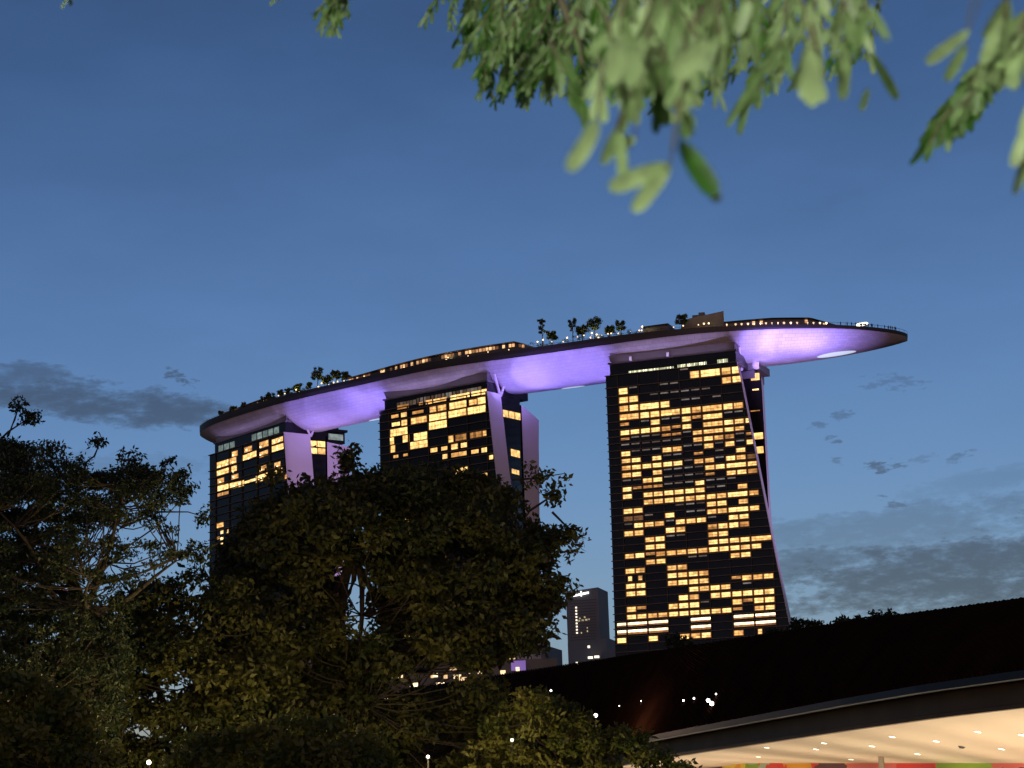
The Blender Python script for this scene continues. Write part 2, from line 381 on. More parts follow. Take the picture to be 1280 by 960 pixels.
for i, spec in enumerate(ROWS):
    zb = fl1[i] + .6; zt_ = (fl1[i - 1] if i else ZT - 2.3) - .82
    if i == 0: zt_ = zc[0] + 1.25; zb = zc[0] - 1.3
    if spec == 'S':
        for c0, c1 in ((-1, 0), (0, 2), (2, 4), (6, 8), (10, 12), (12, 14)):
            a = ucol(c0); b = ucol(c1) - .55
            strips.append((a, b, zt_ - .95, zt_, 'w')); strips.append((a, b, zb, zt_ - 1.0, 'b'))
        continue
    for tk in spec.split():
        tk = tk.replace('h', ''); fl = ''
        while tk[-1] in '=twds': fl += tk[-1]; tk = tk[:-1]
        c = int(tk); a = ucol(c); b = a + CP - .95; lo, hi = zb, zt_; kind = 'n'
        if '=' in fl: b = ucol(c + 1) + CP - .95
        if 't' in fl: lo = zb + (zt_ - zb) * .45; kind = 'p'
        if 'w' in fl: kind = 'p'
        if 'd' in fl: kind = 'd'
        if 's' in fl: a += .9; b = a + 1.3
        if b > R1(lo) - .3: b = R1(lo) - .4
        if b - a > .8: wins.append((a, b, lo, hi, kind, i))
random.shuffle(wins)
wins.sort(key=lambda w: -(w[1] - w[0]) * (w[3] - w[2]) if w[4] == 'n' else 99)
rest = MB(); rtone = []
for k, (a, b, lo, hi, kind, i) in enumerate(wins):
    tone = random.choice((.45, .65, .8, .95, 1.1, 1.2)) if kind == 'n' else (.1 if kind == 'p' else 0)
    mt = WIN if kind != 'd' else WINDIM
    if k < 100:
        m = pane(T1, a, lo, hi, 0, b - a); m.build('window', [WIN, WINE], T1.root, tone=vary(len(m.f), tone))
    else:
        nf = len(rest.f); pane(T1, a, lo, hi, 0, b - a, rest); rtone += vary(len(rest.f) - nf, tone) if kind != 'd' else [-.35] * (len(rest.f) - nf)
o = rest.build('window', [WIN, WINE], T1.root, tone=rtone); o['kind'] = 'stuff'
for a, b, lo, hi, k in strips:
    m = pane(T1, a, lo, hi, 0, b - a, rail=False); m.build('light_strip' if k == 'w' else 'plant_floor_window', WINW if k == 'w' else WINB, T1.root, tone=[random.random()] * len(m.f))
dm = MB()
for i, cs in DIML.items():
    for c in cs:
        a = ucol(c); b = a + CP - 1.0; zt_ = (fl1[i - 1] if i else ZT) - .5
        if b < R1(zt_) - .3: pane(T1, a, zt_ - .55, zt_, 0, b - a, dm, rail=False)
o = dm.build('dim_window', WINDIM, T1.root, tone=[random.random() for _ in dm.f]); o['kind'] = 'stuff'

# crown collar between facade and hull
def crown(T, ua, ub, ztop, zcol, lights, inset=1.2, mats=(CROWN,)):
    r = T.root; c = MB(); Pn = lambda u, w, z: T.P(u, w, z)
    c.hexa([Pn(ua, inset, ZT), Pn(ub, inset, ZT), Pn(ub, 30, ZT), Pn(ua, 30, ZT), Pn(ua, inset, ztop), Pn(ub, inset, ztop), Pn(ub, 30, ztop), Pn(ua, 30, ztop)])
    c.build('crown', GLASS, r)
    k = MB()   # flared collar leaning out to the hull
    k.hexa([Pn(ua - .6, inset - .5, ztop), Pn(ub + .3, inset - .5, ztop), Pn(ub - 2, 30, ztop), Pn(ua + 1, 30, ztop),
            Pn(ua - .9, inset - .2, ztop + .7), Pn(ub + .4, inset - .2, ztop + .7), Pn(ub - 2, 30, ztop + .7), Pn(ua + 1, 30, ztop + .7)])
    k.hexa([Pn(ua + .5, inset + .8, ztop + .7), Pn(ub - .8, inset + .8, ztop + .7), Pn(ub - 2, 30, ztop + .7), Pn(ua + 1, 30, ztop + .7),
            Pn(ua - .5, inset + .2, zcol), Pn(ub - .1, inset + .2, zcol), Pn(ub - 2, 30, zcol), Pn(ua + 1, 30, zcol)])
    k.build('collar', CROWN, r)
    if lights:
        for a, b, z0, z1, mt, nseg in lights:
            l = MB(); tn = []
            w = (b - a) / nseg
            for j in range(nseg):
                q = a + j * w; g = random.uniform(.05, .35) if nseg > 6 else .12
                l.hexa([Pn(q + w * g, inset - .08, z0), Pn(q + w * .95, inset - .08, z0), Pn(q + w * .95, inset - .02, z0), Pn(q + w * g, inset - .02, z0),
                        Pn(q + w * g, inset - .08, z1 - random.uniform(0, .9)), Pn(q + w * .95, inset - .08, z1 - random.uniform(0, .5)), Pn(q + w * .95, inset - .02, z1), Pn(q + w * g, inset - .02, z1)])
                tn += [random.random() ** 1.6] * 6
            l.build('crown_window', mt, r, tone=tn)
L1 = R1(ZT)
crown(T1, 1.6, L1 - .6, 189.3, 193, [(9.5, 29, 184.4, 185.7, WING, 34), (30.5, 43, 184.6, 186.1, WING, 18), (L1 - 8.5, L1 - 4, 184.9, 186.4, WING, 6)])
# brackets on the collar
b_ = MB()
for u in (11, 27):
    b_ = MB(); b_.box(T1.P(u, .4, 190.6), .5, .5, .9, T1.U, T1.W); b_.build('collar_bracket', PANEL, T1.root)
# slot windows in the west leg
sw = MB(); tn = []
for (x, y, wd, hgt, t) in ((944, 471, 11, 9, .7), (944.5, 487, 8, 1.7, 1.6), (947.5, 545, 13, 8, .8), (948.5, 562.5, 12, 8.5, .7), (944, 513.5, 12, 1.2, .0)):
    uu, zz_ = T1.uz(x, y, 21); s_ = 3.05; n0 = len(sw.f)
    sw = pane(T1, uu - wd / 2 / s_ , zz_ - hgt / 2 / s_, zz_ + hgt / 2 / s_, 21, wd / s_, rail=False); sw.build('slot_window', WIN, T1.root, tone=[t] * len(sw.f))
c_ = MB(); c_.hexa([T1.P(uwest - 9, 20, 181.2), T1.P(uwest - 2.5, 20, 181.2), T1.P(uwest - 2.5, 36, 181.2), T1.P(uwest - 9, 36, 181.2), T1.P(uwest - 9, 20, 184.5), T1.P(uwest - 2.5, 20, 184.5), T1.P(uwest - 2.5, 36, 184.5), T1.P(uwest - 9, 36, 184.5)])
c_.hexa([T1.P(uwest - 10, 19.4, 184.6), T1.P(uwest - .2, 19.4, 184.6), T1.P(uwest - .2, 37, 184.6), T1.P(uwest - 10, 37, 184.6), T1.P(uwest - 10, 19.4, 187.6), T1.P(uwest - .2, 19.4, 187.6), T1.P(uwest - .2, 37, 187.6), T1.P(uwest - 10, 37, 187.6)])
c_.build('lift_core', CROWN, T1.root)

# --- middle tower ------------------------------------------------------------
T2 = Tower((474, 514), (609.5, 489), 'middle hotel tower, its lower half hidden by the broad tree', 5)
def px_rows(T, x, ylist): return [T.uz(x, y)[1] for y in ylist]
z2c = [T2.uz(490, 511 + 10.1 * i)[1] for i in range(12)]
p2 = (z2c[0] - z2c[-1]) / 11
fl2 = [z2c[0] + p2 * (.5 - i) for i in range(1, 60)]; fl2 = [f for f in fl2 if f > 2]
bay2 = [T2.uz(x, 530)[0] for x in (487, 510.5, 535.5, 560, 585, 609)]
w_e2 = T2.solve_w(626, 497, T2.L); w_s2 = T2.solve_w(652, 500, T2.L); w_b2 = T2.solve_w(674, 510, T2.L)
R2, WB2 = build_tower(T2, [(609.5, 489), (620, 583), (633, 690)], fl2, bay2, w_e2, w_s2 - .5, (w_s2, w_b2, w_b2 - 8, T2.L), None, topdrop=5)
def px_window(T, x, y, wd, hgt, floors, pitch, w=0, snap=True):
    u, z = T.uz(x, y, w); sc = abs(proj(T.P(u + 1, w, z))[0] - proj(T.P(u, w, z))[0])
    if snap:
        fz = min(floors, key=lambda f: abs(f + pitch / 2 - z)); z = fz + pitch / 2
    h = hgt / 2.85
    return u - wd / sc / 2, z - h / 2, z + h / 2, wd / sc
Z4 = lambda x, y: (440 + x / 4, 400 + y / 4)
W2 = [((255, 430), 60, 20, .0), ((345, 410), 24, 14, .1), ((385, 405), 36, 20, .5), ((440, 395), 70, 18, .4), ((540, 375), 100, 22, .9), ((620, 362), 50, 22, .9), ((660, 352), 28, 24, .9),
      ((215, 482), 40, 16, .3), ((260, 478), 32, 22, .8), ((330, 462), 60, 14, .1), ((405, 447), 34, 26, .5), ((450, 438), 44, 26, .3), ((530, 420), 88, 30, .8), ((605, 412), 40, 24, .5), ((650, 402), 44, 30, .9),
      ((220, 525), 44, 18, .7), ((262, 520), 30, 26, .7), ((335, 505), 80, 28, .6), ((430, 485), 88, 30, .9), ((527, 468), 90, 30, .9), ((623, 448), 92, 32, 1),
      ((235, 562), 88, 36, .8), ((430, 527), 90, 36, .9),
      ((200, 605), 22, 34, .8), ((270, 598), 34, 34, .7), ((343, 588), 68, 40, 1), ((495, 600), 26, 30, .5), ((545, 590), 56, 28, -.2), ((620, 576), 60, 26, -.25), ((665, 570), 24, 24, .2),
      ((205, 650), 24, 34, .6), ((335, 632), 88, 34, .8), ((410, 655), 38, 20, .4), ((462, 646), 34, 18, .7), ((513, 636), 34, 24, .7), ((560, 627), 34, 22, .8), ((615, 653), 40, 18, .6), ((662, 648), 32, 22, .7),
      ((220, 686), 28, 14, .5), ((268, 682), 26, 12, -.1), ((465, 680), 28, 22, .6), ((535, 668), 80, 20, .1), ((696, 673), 24, 20, .6), ((540, 735), 76, 26, .7), ((460, 808), 34, 14, .6), ((515, 800), 14, 10, .6), ((665, 780), 24, 20, .4), ((665, 755), 30, 16, .3),
      ((540, 850), 60, 20, .5), ((620, 900), 70, 24, .7), ((300, 1000), 70, 24, .7), ((560, 1060), 70, 24, .6), ((200, 1150), 60, 24, .6), ((440, 1200), 60, 24, .8)]
for q in range(26): W2.append(((random.uniform(180, 640), random.uniform(1500, 1900)), random.choice((30, 44, 70)), 22, random.uniform(.3, 1)))
for (zx, zy), wd, hg, t in W2:
    x, y = Z4(zx, zy); u, z0, z1, wu = px_window(T2, x, y, wd / 4 - .6, hg / 4, fl2, p2)
    if u < 0 or u + wu > R2(z0) or z0 < 1: continue
    m = MB(); nb = max(1, int(wu / 3.2))
    for j in range(nb): pane(T2, u + wu * j / nb + .12, z0, z1, 0, wu / nb - .24, m, rail=hg > 22)
    m.build('window', [WIN, WINE], T2.root, tone=vary(len(m.f), t + .12))
sw = MB()
for zx, zy, wd, hg in ((802, 480, 96, 34), (818, 670, 46, 34), (818, 765, 40, 22)):
    x, y = Z4(zx, zy); zz_ = T2.uz(x, y, w_s2 * .8)[1]
    # along the atrium glass line
    wa_, wb_ = w_e2 - .3, w_s2 - .5; ua_ = R2(zz_) - 1.2; ub_ = min(T2.L - .4, R2(zz_) + 6)
    def lp(t): return T2.P(ua_ + (ub_ - ua_) * t + .25, wa_ + (wb_ - wa_) * t, zz_)
    ts = [t for t in np.linspace(0, 1, 60) if abs(proj(lp(t))[0] - x) < wd / 8]
    if not ts: continue
    a, b = lp(ts[0]), lp(ts[-1]); h = hg / 4 / 2.85 / 2; off = T2.U * .08
    for j in range(3):
        p, q = a + (b - a) * (j / 3 + .02), a + (b - a) * ((j + 1) / 3 - .02); Z = np.array([0, 0, h])
        sw.hexa([p - Z, q - Z, q - Z - off, p - Z - off, p + Z, q + Z, q + Z - off, p + Z - off])
if sw.f: sw.build('slot_window', WIN, T2.root, tone=[.6] * len(sw.f))
crown(T2, 2.2, T2.L - 1, 189.0, 193, [(9, 20, 184.8, 187, WINDIM, 6), (20, 56, 185.2, 187.4, WINDIM, 18)])

# --- far tower on the left ---------------------------------------------------
T3 = Tower((262, 569), (356, 540), 'farthest hotel tower on the left, mostly hidden behind trees', 5)
z3c = [T3.uz(275, 580.5 + 9.6 * i)[1] for i in range(10)]
p3 = (z3c[0] - z3c[-1]) / 9
fl3 = [z3c[0] + p3 * (.5 - i) for i in range(1, 60)]; fl3 = [f for f in fl3 if f > 2]
bay3 = [T3.uz(x, 570)[0] for x in (270, 287, 303, 322, 338, 356)]
w_e3 = T3.solve_w(388, 552, T3.L); w_s3 = T3.solve_w(409, 548, T3.L); w_b3 = T3.solve_w(440, 557, T3.L)
R3, WB3 = build_tower(T3, [(356, 540), (360, 595), (367, 690)], fl3, bay3, w_e3, w_s3 - .5, (w_s3, w_b3, w_s3 + 3, T3.L), None, topdrop=1.5)
Z3 = lambda x, y: (240 + x / 4, 460 + y / 4)
W3 = []
for xa, xb, y0, y1, st, hg, t in ((125, 222, 488, 458, 4, 30, .6), (255, 325, 452, 425, 3, 28, .8), (338, 380, 436, 420, 2, 26, .3), (400, 465, 408, 388, 3, 30, .7), (125, 190, 528, 508, 3, 26, .8), (198, 224, 508, 500, 1, 30, .8),
                                 (200, 228, 432, 425, 1, 26, .3), (262, 300, 412, 400, 2, 26, .1), (338, 382, 388, 374, 2, 30, .4), (400, 455, 372, 352, 3, 24, .5), (128, 160, 572, 560, 1, 30, .3), (198, 232, 550, 540, 1, 26, .4),
                                 (338, 372, 510, 498, 2, 30, .3), (412, 442, 490, 480, 1, 28, .4), (128, 260, 604, 575, 5, 28, .9), (262, 320, 575, 555, 2, 14, .6), (320, 452, 558, 515, 6, 34, .9), (128, 190, 636, 620, 2, 16, -.1),
                                 (460, 476, 545, 540, 1, 24, .2), (125, 158, 790, 782, 1, 22, .4), (142, 158, 822, 820, 1, 18, .7), (174, 186, 818, 815, 1, 18, .5), (142, 158, 852, 850, 1, 18, .8), (142, 156, 882, 880, 1, 14, .8), (125, 140, 850, 850, 1, 12, .1)):
    for j in range(st): W3.append((xa + (xb - xa) * (j + .5) / st, y0 + (y1 - y0) * (j + .5) / st, (xb - xa) / st, hg, t))
for zx, zy, wd, hg, t in W3:
    x, y = Z3(zx, zy); u, z0, z1, wu = px_window(T3, x, y, wd / 4 - .4, hg / 4, fl3, p3, snap=False)
    if u < 0 or u + wu > R3(z0): continue
    m = pane(T3, u, z0, z1, 0, wu, rail=hg > 20); m.build('window', [WIN, WINE], T3.root, tone=vary(len(m.f), t + .12))
lampy = MB()
for zx, zy in ((208, 436), (275, 410), (345, 395), (415, 372), (440, 362), (142, 492), (175, 482), (205, 472), (140, 530), (208, 520), (142, 570), (210, 545), (140, 610), (212, 590), (240, 580), (285, 452), (345, 436), (430, 402), (350, 508), (352, 515), (430, 492), (315, 560), (350, 548), (445, 522), (152, 822), (150, 850)):
    x, y = Z3(zx, zy); u, z = T3.uz(x, y); lampy.box(T3.P(u, -.35, z), .35, .1, .35, T3.U, T3.W)
lampy.build('balcony_light', emit('balcony_lamp', (1, .75, .4), 3.5), T3.root)
# slot + west head windows
sw = MB()
for (x0, x1, y0, y1) in ((389, 397, 560, 553), (398, 407, 557, 550)):
    for kk in range(2):
        pts = []
        for x, y in ((x0, y0 + kk * 9), (x1, y1 + kk * 9)):
            w = (w_e3 + w_s3) / 2; pts.append(x)
        t0, t1 = (x0 - 388) / 20, (x1 - 388) / 20
        zz_ = T3.uz((x0 + x1) / 2, (y0 + y1) / 2 + kk * 9, (w_e3 + w_s3) / 2)[1]
        ua_ = R3(zz_) - 1.2; ub_ = min(T3.L - .4, R3(zz_) + 6)
        def lp(t): return T3.P(ua_ + (ub_ - ua_) * t + .25, w_e3 - .3 + (w_s3 - .2 - w_e3) * t, zz_)
        p, q = lp(t0), lp(t1); Z = np.array([0, 0, 1.35]); off = T3.U * .08
        sw.hexa([p - Z, q - Z, q - Z - off, p - Z - off, p + Z, q + Z, q + Z - off, p + Z - off])
sw.build('slot_window', WIN, T3.root, tone=[random.uniform(.4, .9) for _ in sw.f])
crown(T3, 3, T3.L - 1, 189.5, 193, [(6, 22, 185.0, 188, WINC, 3), (37, 62, 185.4, 188.4, WINC, 5)])
c_ = MB(); c_.hexa([T3.P(T3.L - 14, w_s3 + 1, 181.8), T3.P(T3.L - 1, w_s3 + 1, 181.8), T3.P(T3.L - 1, w_b3 - 3, 181.8), T3.P(T3.L - 14, w_b3 - 3, 181.8), T3.P(T3.L - 14, w_s3 + 1, 187), T3.P(T3.L - 1, w_s3 + 1, 187), T3.P(T3.L - 1, w_b3 - 3, 187), T3.P(T3.L - 14, w_b3 - 3, 187)])
c_.hexa([T3.P(T3.L - 15, w_s3 - 1, 187.1), T3.P(T3.L, w_s3 - 1, 187.1), T3.P(T3.L, w_b3 - 2, 187.1), T3.P(T3.L - 15, w_b3 - 2, 187.1), T3.P(T3.L - 15, w_s3 - 1, 188.2), T3.P(T3.L, w_s3 - 1, 188.2), T3.P(T3.L, w_b3 - 2, 188.2), T3.P(T3.L - 15, w_b3 - 2, 188.2)])
c_.build('lift_core', GLASS, T3.root)
c_ = MB(); c_.hexa([T3.P(T3.L - 1.0 + .05, w_s3 + 1.5, 183.2), T3.P(T3.L - 1.0 + .1, w_s3 + 1.5, 183.2), T3.P(T3.L - .9, w_b3 - 4, 183.2), T3.P(T3.L - .95, w_b3 - 4, 183.2), T3.P(T3.L - .95, w_s3 + 1.5, 186), T3.P(T3.L - .9, w_s3 + 1.5, 186), T3.P(T3.L - .9, w_b3 - 4, 186), T3.P(T3.L - .95, w_b3 - 4, 186)])
c_.build('lift_core_window', WINC, T3.root, tone=[.8] * 6)
# V struts from tower ends up to the hull
for T, wv in ((T1, 13), (T2, w_e2), (T3, w_e3)):
    v = MB(); Lz = T.L + (.0 if T is not T1 else -1)
    for s0, w0 in ((-4.5, wv - 5), (4.5, wv + 4)):
        v.tube([T.P(Lz - .4, wv + .5, 183.6), T.P(Lz + .5, wv + s0, 192.5)], .55, 8)
    v.build('roof_strut', PANEL, T.root)

# ------------------------------------------------------------------ sky deck
cl = [(-150, 1068), (-133, 1046), (-99.5, 1002), (-67, 973), (-43, 952), (-20, 932), (16, 917), (61, 893), (90, 887), (118, 888.5), (142, 892), (166.5, 898)]
cl = np.array(cl, float)
def catmull(P, n):
    out = []
    Pp = np.vstack([2 * P[0] - P[1], P, 2 * P[-1] - P[-2]])
    for i in range(1, len(Pp) - 2):
        for j in range(n):
            t = j / n; a, b, c, d = Pp[i - 1], Pp[i], Pp[i + 1], Pp[i + 2]
            out.append(.5 * (2 * b + (c - a) * t + (2 * a - 5 * b + 4 * c - d) * t * t + (3 * b - a - 3 * c + d) * t ** 3))
    out.append(P[-1]); return np.array(out)
path = catmull(cl, 24)
for _ in range(220):   # smooth the plan curve
    path[1:-1] = .25 * path[:-2] + .5 * path[1:-1] + .25 * path[2:]
seg = np.linalg.norm(np.diff(path, axis=0), axis=1); cs = np.r_[0, np.cumsum(seg)]; LT = cs[-1]
NS = 150
S = (1 - np.cos(np.linspace(0, pi, NS))) / 2 * LT
cx = np.interp(S, cs, path[:, 0]); cy = np.interp(S, cs, path[:, 1])
tx, ty = np.gradient(cx, S), np.gradient(cy, S); tn_ = np.hypot(tx, ty); nx, ny = ty / tn_, -tx / tn_   # toward the camera
def hw(s):
    a = min(1, s / 48); b = min(1, (LT - s) / 66)
    return 19 * sqrt(max(0, 1 - (1 - a) ** 2.2)) * (max(0, 1 - (1 - b) ** 2.3)) ** .62 + .02
def dp(s):
    a = min(1, s / 55); b = min(1, (LT - s) / 92)
    return 2.2 + 11.8 * (1 - (1 - a) ** 2) ** .8 * (1 - (1 - b) ** 2.0) ** .9
ZD = 200.0
def dpos(s, f, z=ZD):
    """point at arc length s, lateral fraction f (+1 = edge facing the camera)"""
    X = np.interp(s, S, cx); Y = np.interp(s, S, cy); a = np.interp(s, S, nx); b = np.interp(s, S, ny)
    n = hypot_(a, b); return np.array([X + a / n * f * hw(s), Y + b / n * f * hw(s), z])
def hypot_(a, b): return sqrt(a * a + b * b)
deck = empty('sky_deck', dpos(LT / 2, 0, 0), 'long boat-shaped sky deck with purple underside resting on all three towers', 'sky deck')
HULL = mat('hull_panels', (.36, .34, .37), .5, 0, .1, .12)
# faint panel seams on the hull (real panel joints): darker lines across and along it
nt = HULL.node_tree; bb = nt.nodes['Principled BSDF']; uvn = nt.nodes.new('ShaderNodeUVMap'); brk = nt.nodes.new('ShaderNodeTexBrick')
brk.inputs['Scale'].default_value = 1; brk.inputs['Mortar Size'].default_value = .012; brk.inputs['Brick Width'].default_value = .5; brk.inputs['Row Height'].default_value = .25
brk.inputs['Color1'].default_value = (1, 1, 1, 1); brk.inputs['Color2'].default_value = (.86, .86, .88, 1); brk.inputs['Mortar'].default_value = (.62, .62, .62, 1)
mpn = nt.nodes.new('ShaderNodeMapping'); mpn.inputs['Scale'].default_value = (.2, .2, 1); nt.links.new(uvn.outputs[0], mpn.inputs[0]); nt.links.new(mpn.outputs[0], brk.inputs['Vector'])
old = bb.inputs['Base Color'].links[0].from_socket; mm = nt.nodes.new('ShaderNodeMix'); mm.data_type = 'RGBA'; mm.blend_type = 'MULTIPLY'; mm.inputs[0].default_value = 1
nt.links.new(old, mm.inputs[6]); nt.links.new(brk.outputs[0], mm.inputs[7]); nt.links.new(mm.outputs[2], bb.inputs['Base Color'])
fs = [-1 + 2 * i / 28 for i in range(29)]; h = MB(); dl = world_loc(deck)
def FASf(s): return 2.6 - 1.3 * min(1, max(0, (s - .70 * LT) / (.2 * LT)))
def PAR(s): return .7 - .5 * min(1, max(0, (s - .70 * LT) / (.1 * LT)))
for s in S:
    for f in fs: h.v.append(tuple(dpos(s, f * .985, ZD - FASf(s) - (dp(s) - FASf(s)) * (1 - abs(f) ** 2.1))))
nf = len(fs)
for i in range(NS - 1):
    for j in range(nf - 1): h.f.append((i * nf + j, i * nf + j + 1, (i + 1) * nf + j + 1, (i + 1) * nf + j)); h.m.append(0)
ho = h.build('hull', HULL, deck, smooth=True)
uvl = ho.data.uv_layers.new(name='uv'); 
lat = [f * 19 for f in fs]
for pl in ho.data.polygons:
    for li in pl.loop_indices:
        vi = ho.data.loops[li].vertex_index; uvl.data[li].uv = (S[vi // nf], lat[vi % nf])
f_ = MB(); FASC = mat('deck_fascia', (.016, .014, .015), .6, 0, .3, .15)
for i in range(NS - 1):
    for sg in (1, -1):
        a, b = S[i], S[i + 1]
        f_.poly([dpos(a, sg * .985, ZD - FASf(a)), dpos(b, sg * .985, ZD - FASf(b)), dpos(b, sg, ZD - 1.0), dpos(a, sg, ZD - 1.0)])
        f_.poly([dpos(a, sg, ZD - 1.0), dpos(b, sg, ZD - 1.0), dpos(b, sg, ZD + PAR(b)), dpos(a, sg, ZD + PAR(a))])
    f_.poly([dpos(a, 1, ZD), dpos(b, 1, ZD), dpos(b, -1, ZD), dpos(a, -1, ZD)])
f_.build('deck_rim', FASC, deck)
rl = MB()
pts = [dpos(s, .99, ZD + 1.25) for s in np.linspace(1, LT - .3, 160)]
rl.tube(pts, .07, 4)
for s in np.linspace(1, LT - .3, 120): rl.box(dpos(s, .99, ZD + .6), .05, .05, .65)
rl.build('railing', METAL, deck)

def s_at_px(px, f=.9, z=ZD):
    lo, hi = 0, LT
    for _ in range(40):
        m = (lo + hi) / 2
        if proj(dpos(m, f, z))[0] < px: lo = m
        else: hi = m
    return lo
# pale patches of light on the belly, put in as glowing ovals
BL = emit('belly_patch_glow', (.62, .74, .8), .75)
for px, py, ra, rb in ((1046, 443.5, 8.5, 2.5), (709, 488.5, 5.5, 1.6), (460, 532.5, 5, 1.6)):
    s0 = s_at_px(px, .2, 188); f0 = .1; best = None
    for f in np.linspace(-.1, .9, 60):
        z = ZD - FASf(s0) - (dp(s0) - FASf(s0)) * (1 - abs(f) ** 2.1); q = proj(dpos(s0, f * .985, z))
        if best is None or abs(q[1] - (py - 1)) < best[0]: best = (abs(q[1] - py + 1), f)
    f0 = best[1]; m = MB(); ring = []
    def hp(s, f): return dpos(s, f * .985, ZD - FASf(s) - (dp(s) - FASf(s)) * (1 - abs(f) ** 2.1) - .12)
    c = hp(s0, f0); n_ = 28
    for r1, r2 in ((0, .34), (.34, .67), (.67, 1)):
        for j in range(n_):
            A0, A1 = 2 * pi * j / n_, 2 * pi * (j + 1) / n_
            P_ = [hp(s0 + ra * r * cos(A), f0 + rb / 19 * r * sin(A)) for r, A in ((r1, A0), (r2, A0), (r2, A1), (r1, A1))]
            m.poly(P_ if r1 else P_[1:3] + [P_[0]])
    m.build('belly_light_patch', BL, deck)

# assumed purple floodlights on the tower roofs, without fixtures, wash the hull
def spot(name, pos, tgt, power, col, size, blend=.6, parent=None, rad=.6):
    l = bpy.data.lights.new(name, 'SPOT'); l.energy = power; l.color = col; l.spot_size = radians(size); l.spot_blend = blend; l.shadow_soft_size = rad
    o = bpy.data.objects.new(name, l); COL.objects.link(o); p = np.array(pos, float)
    if parent is not None: o.parent = parent; o.location = p - world_loc(parent)
    else: o.location = p
    d = Vector(np.array(tgt, float) - p); o.rotation_euler = d.to_track_quat('-Z', 'Y').to_euler(); return o
PUR = (.34, .25, 1.0); PNK = (.46, .31, .9)
def gap(sa, sb, k, pw, left=True, right=True):
    """assumed floods at both ends of a stretch of hull between s=sa and s=sb, without fixtures, below the deck edge"""
    for s0, sgn, on in ((sa, 1, left), (sb, -1, right)):
        if not on: continue
        for f, dist, p, sz in ((1.05, .25, .8, 150), (.6, .4, .35, 150), (1.2, .55, 2.2, 70), (.6, .6, 1.6, 70)):
            base = dpos(s0, f, 181.5); tgt = dpos(s0 + sgn * abs(sb - sa) * dist, .45, 194)
            spot('assumed_hull_flood', base, tgt, pw * p, PUR if f > .5 else PNK, sz, 1, deck)
def sT(T, u): return s_at_px(proj(T.P(u, 19, 190))[0], 0, 190)
s3a, s3b = sT(T3, -2), sT(T3, T3.L + 2); s2a, s2b = sT(T2, -2), sT(T2, T2.L + 2); s1a, s1b = sT(T1, -2), sT(T1, T1.L + 2)
print('gaps', s3a, s3b, s2a, s2b, s1a, s1b, LT, 'CP', CP, 'L', T1.L, T2.L, T3.L, 'w', w_e2, w_s2, w_b2, w_e3, w_s3, w_b3, 'pit', pit, p2, p3)
gap(s3b - 2, s2a + 1, 3, 30000); gap(s2b - 2, s1a + 1, 3, 42000)
for f, dist, p, sz in ((1.3, .2, 1.7, 160), (1.5, .4, 3.2, 90), (1.5, .95, 9.0, 34), (1.5, .75, 9.0, 42), (1.5, .6, 4.0, 60), (.35, .7, 4.0, 60)):
    spot('assumed_hull_flood', dpos(s1b - 1, f, 186), dpos(s1b + (LT - s1b) * dist, .3, 195), 30000 * p, PUR if f > .5 else PNK, sz, 1, deck, 2.5)
spot('assumed_hull_flood', dpos(s3a, .5, 184), dpos(3, .3, 196), 1500, PNK, 90, .8, deck)
# assumed pink wash lights, without fixtures, low over every crown
for T, pw in ((T1, 1150), (T2, 900), (T3, 480)):
    l = bpy.data.lights.new('assumed_crown_wash', 'AREA'); l.energy = pw; l.color = (.60, .46, 1.0); l.shape = 'RECTANGLE'; l.size = T.L - 8; l.size_y = .5; l.spread = radians(150)
    o = bpy.data.objects.new('assumed_crown_wash', l); COL.objects.link(o); o.parent = deck; o.location = T.P(T.L / 2, -1.6, 189.3) - world_loc(deck)
    zax = -(T.W * .35 + np.array([0, 0, 1.0])); zax = Vector(zax).normalized(); xax = Vector(T.U); yax = zax.cross(xax).normalized() * -1
    yax = zax.cross(xax); mt3 = Matrix((xax, yax, zax)).transposed(); o.rotation_euler = mt3.to_euler()
# assumed pink floods, out of view on the garden side, light the end panels
for T, k in ((T3, 1.0), (T2, 1.0), (T1, .8)):
    spot('assumed_panel_flood', T.P(T.L + 95, 30, 20), T.P(T.L, 22, 168), 1050000 * k, (.70, .45, .95), 44, 1, T.root, 2)

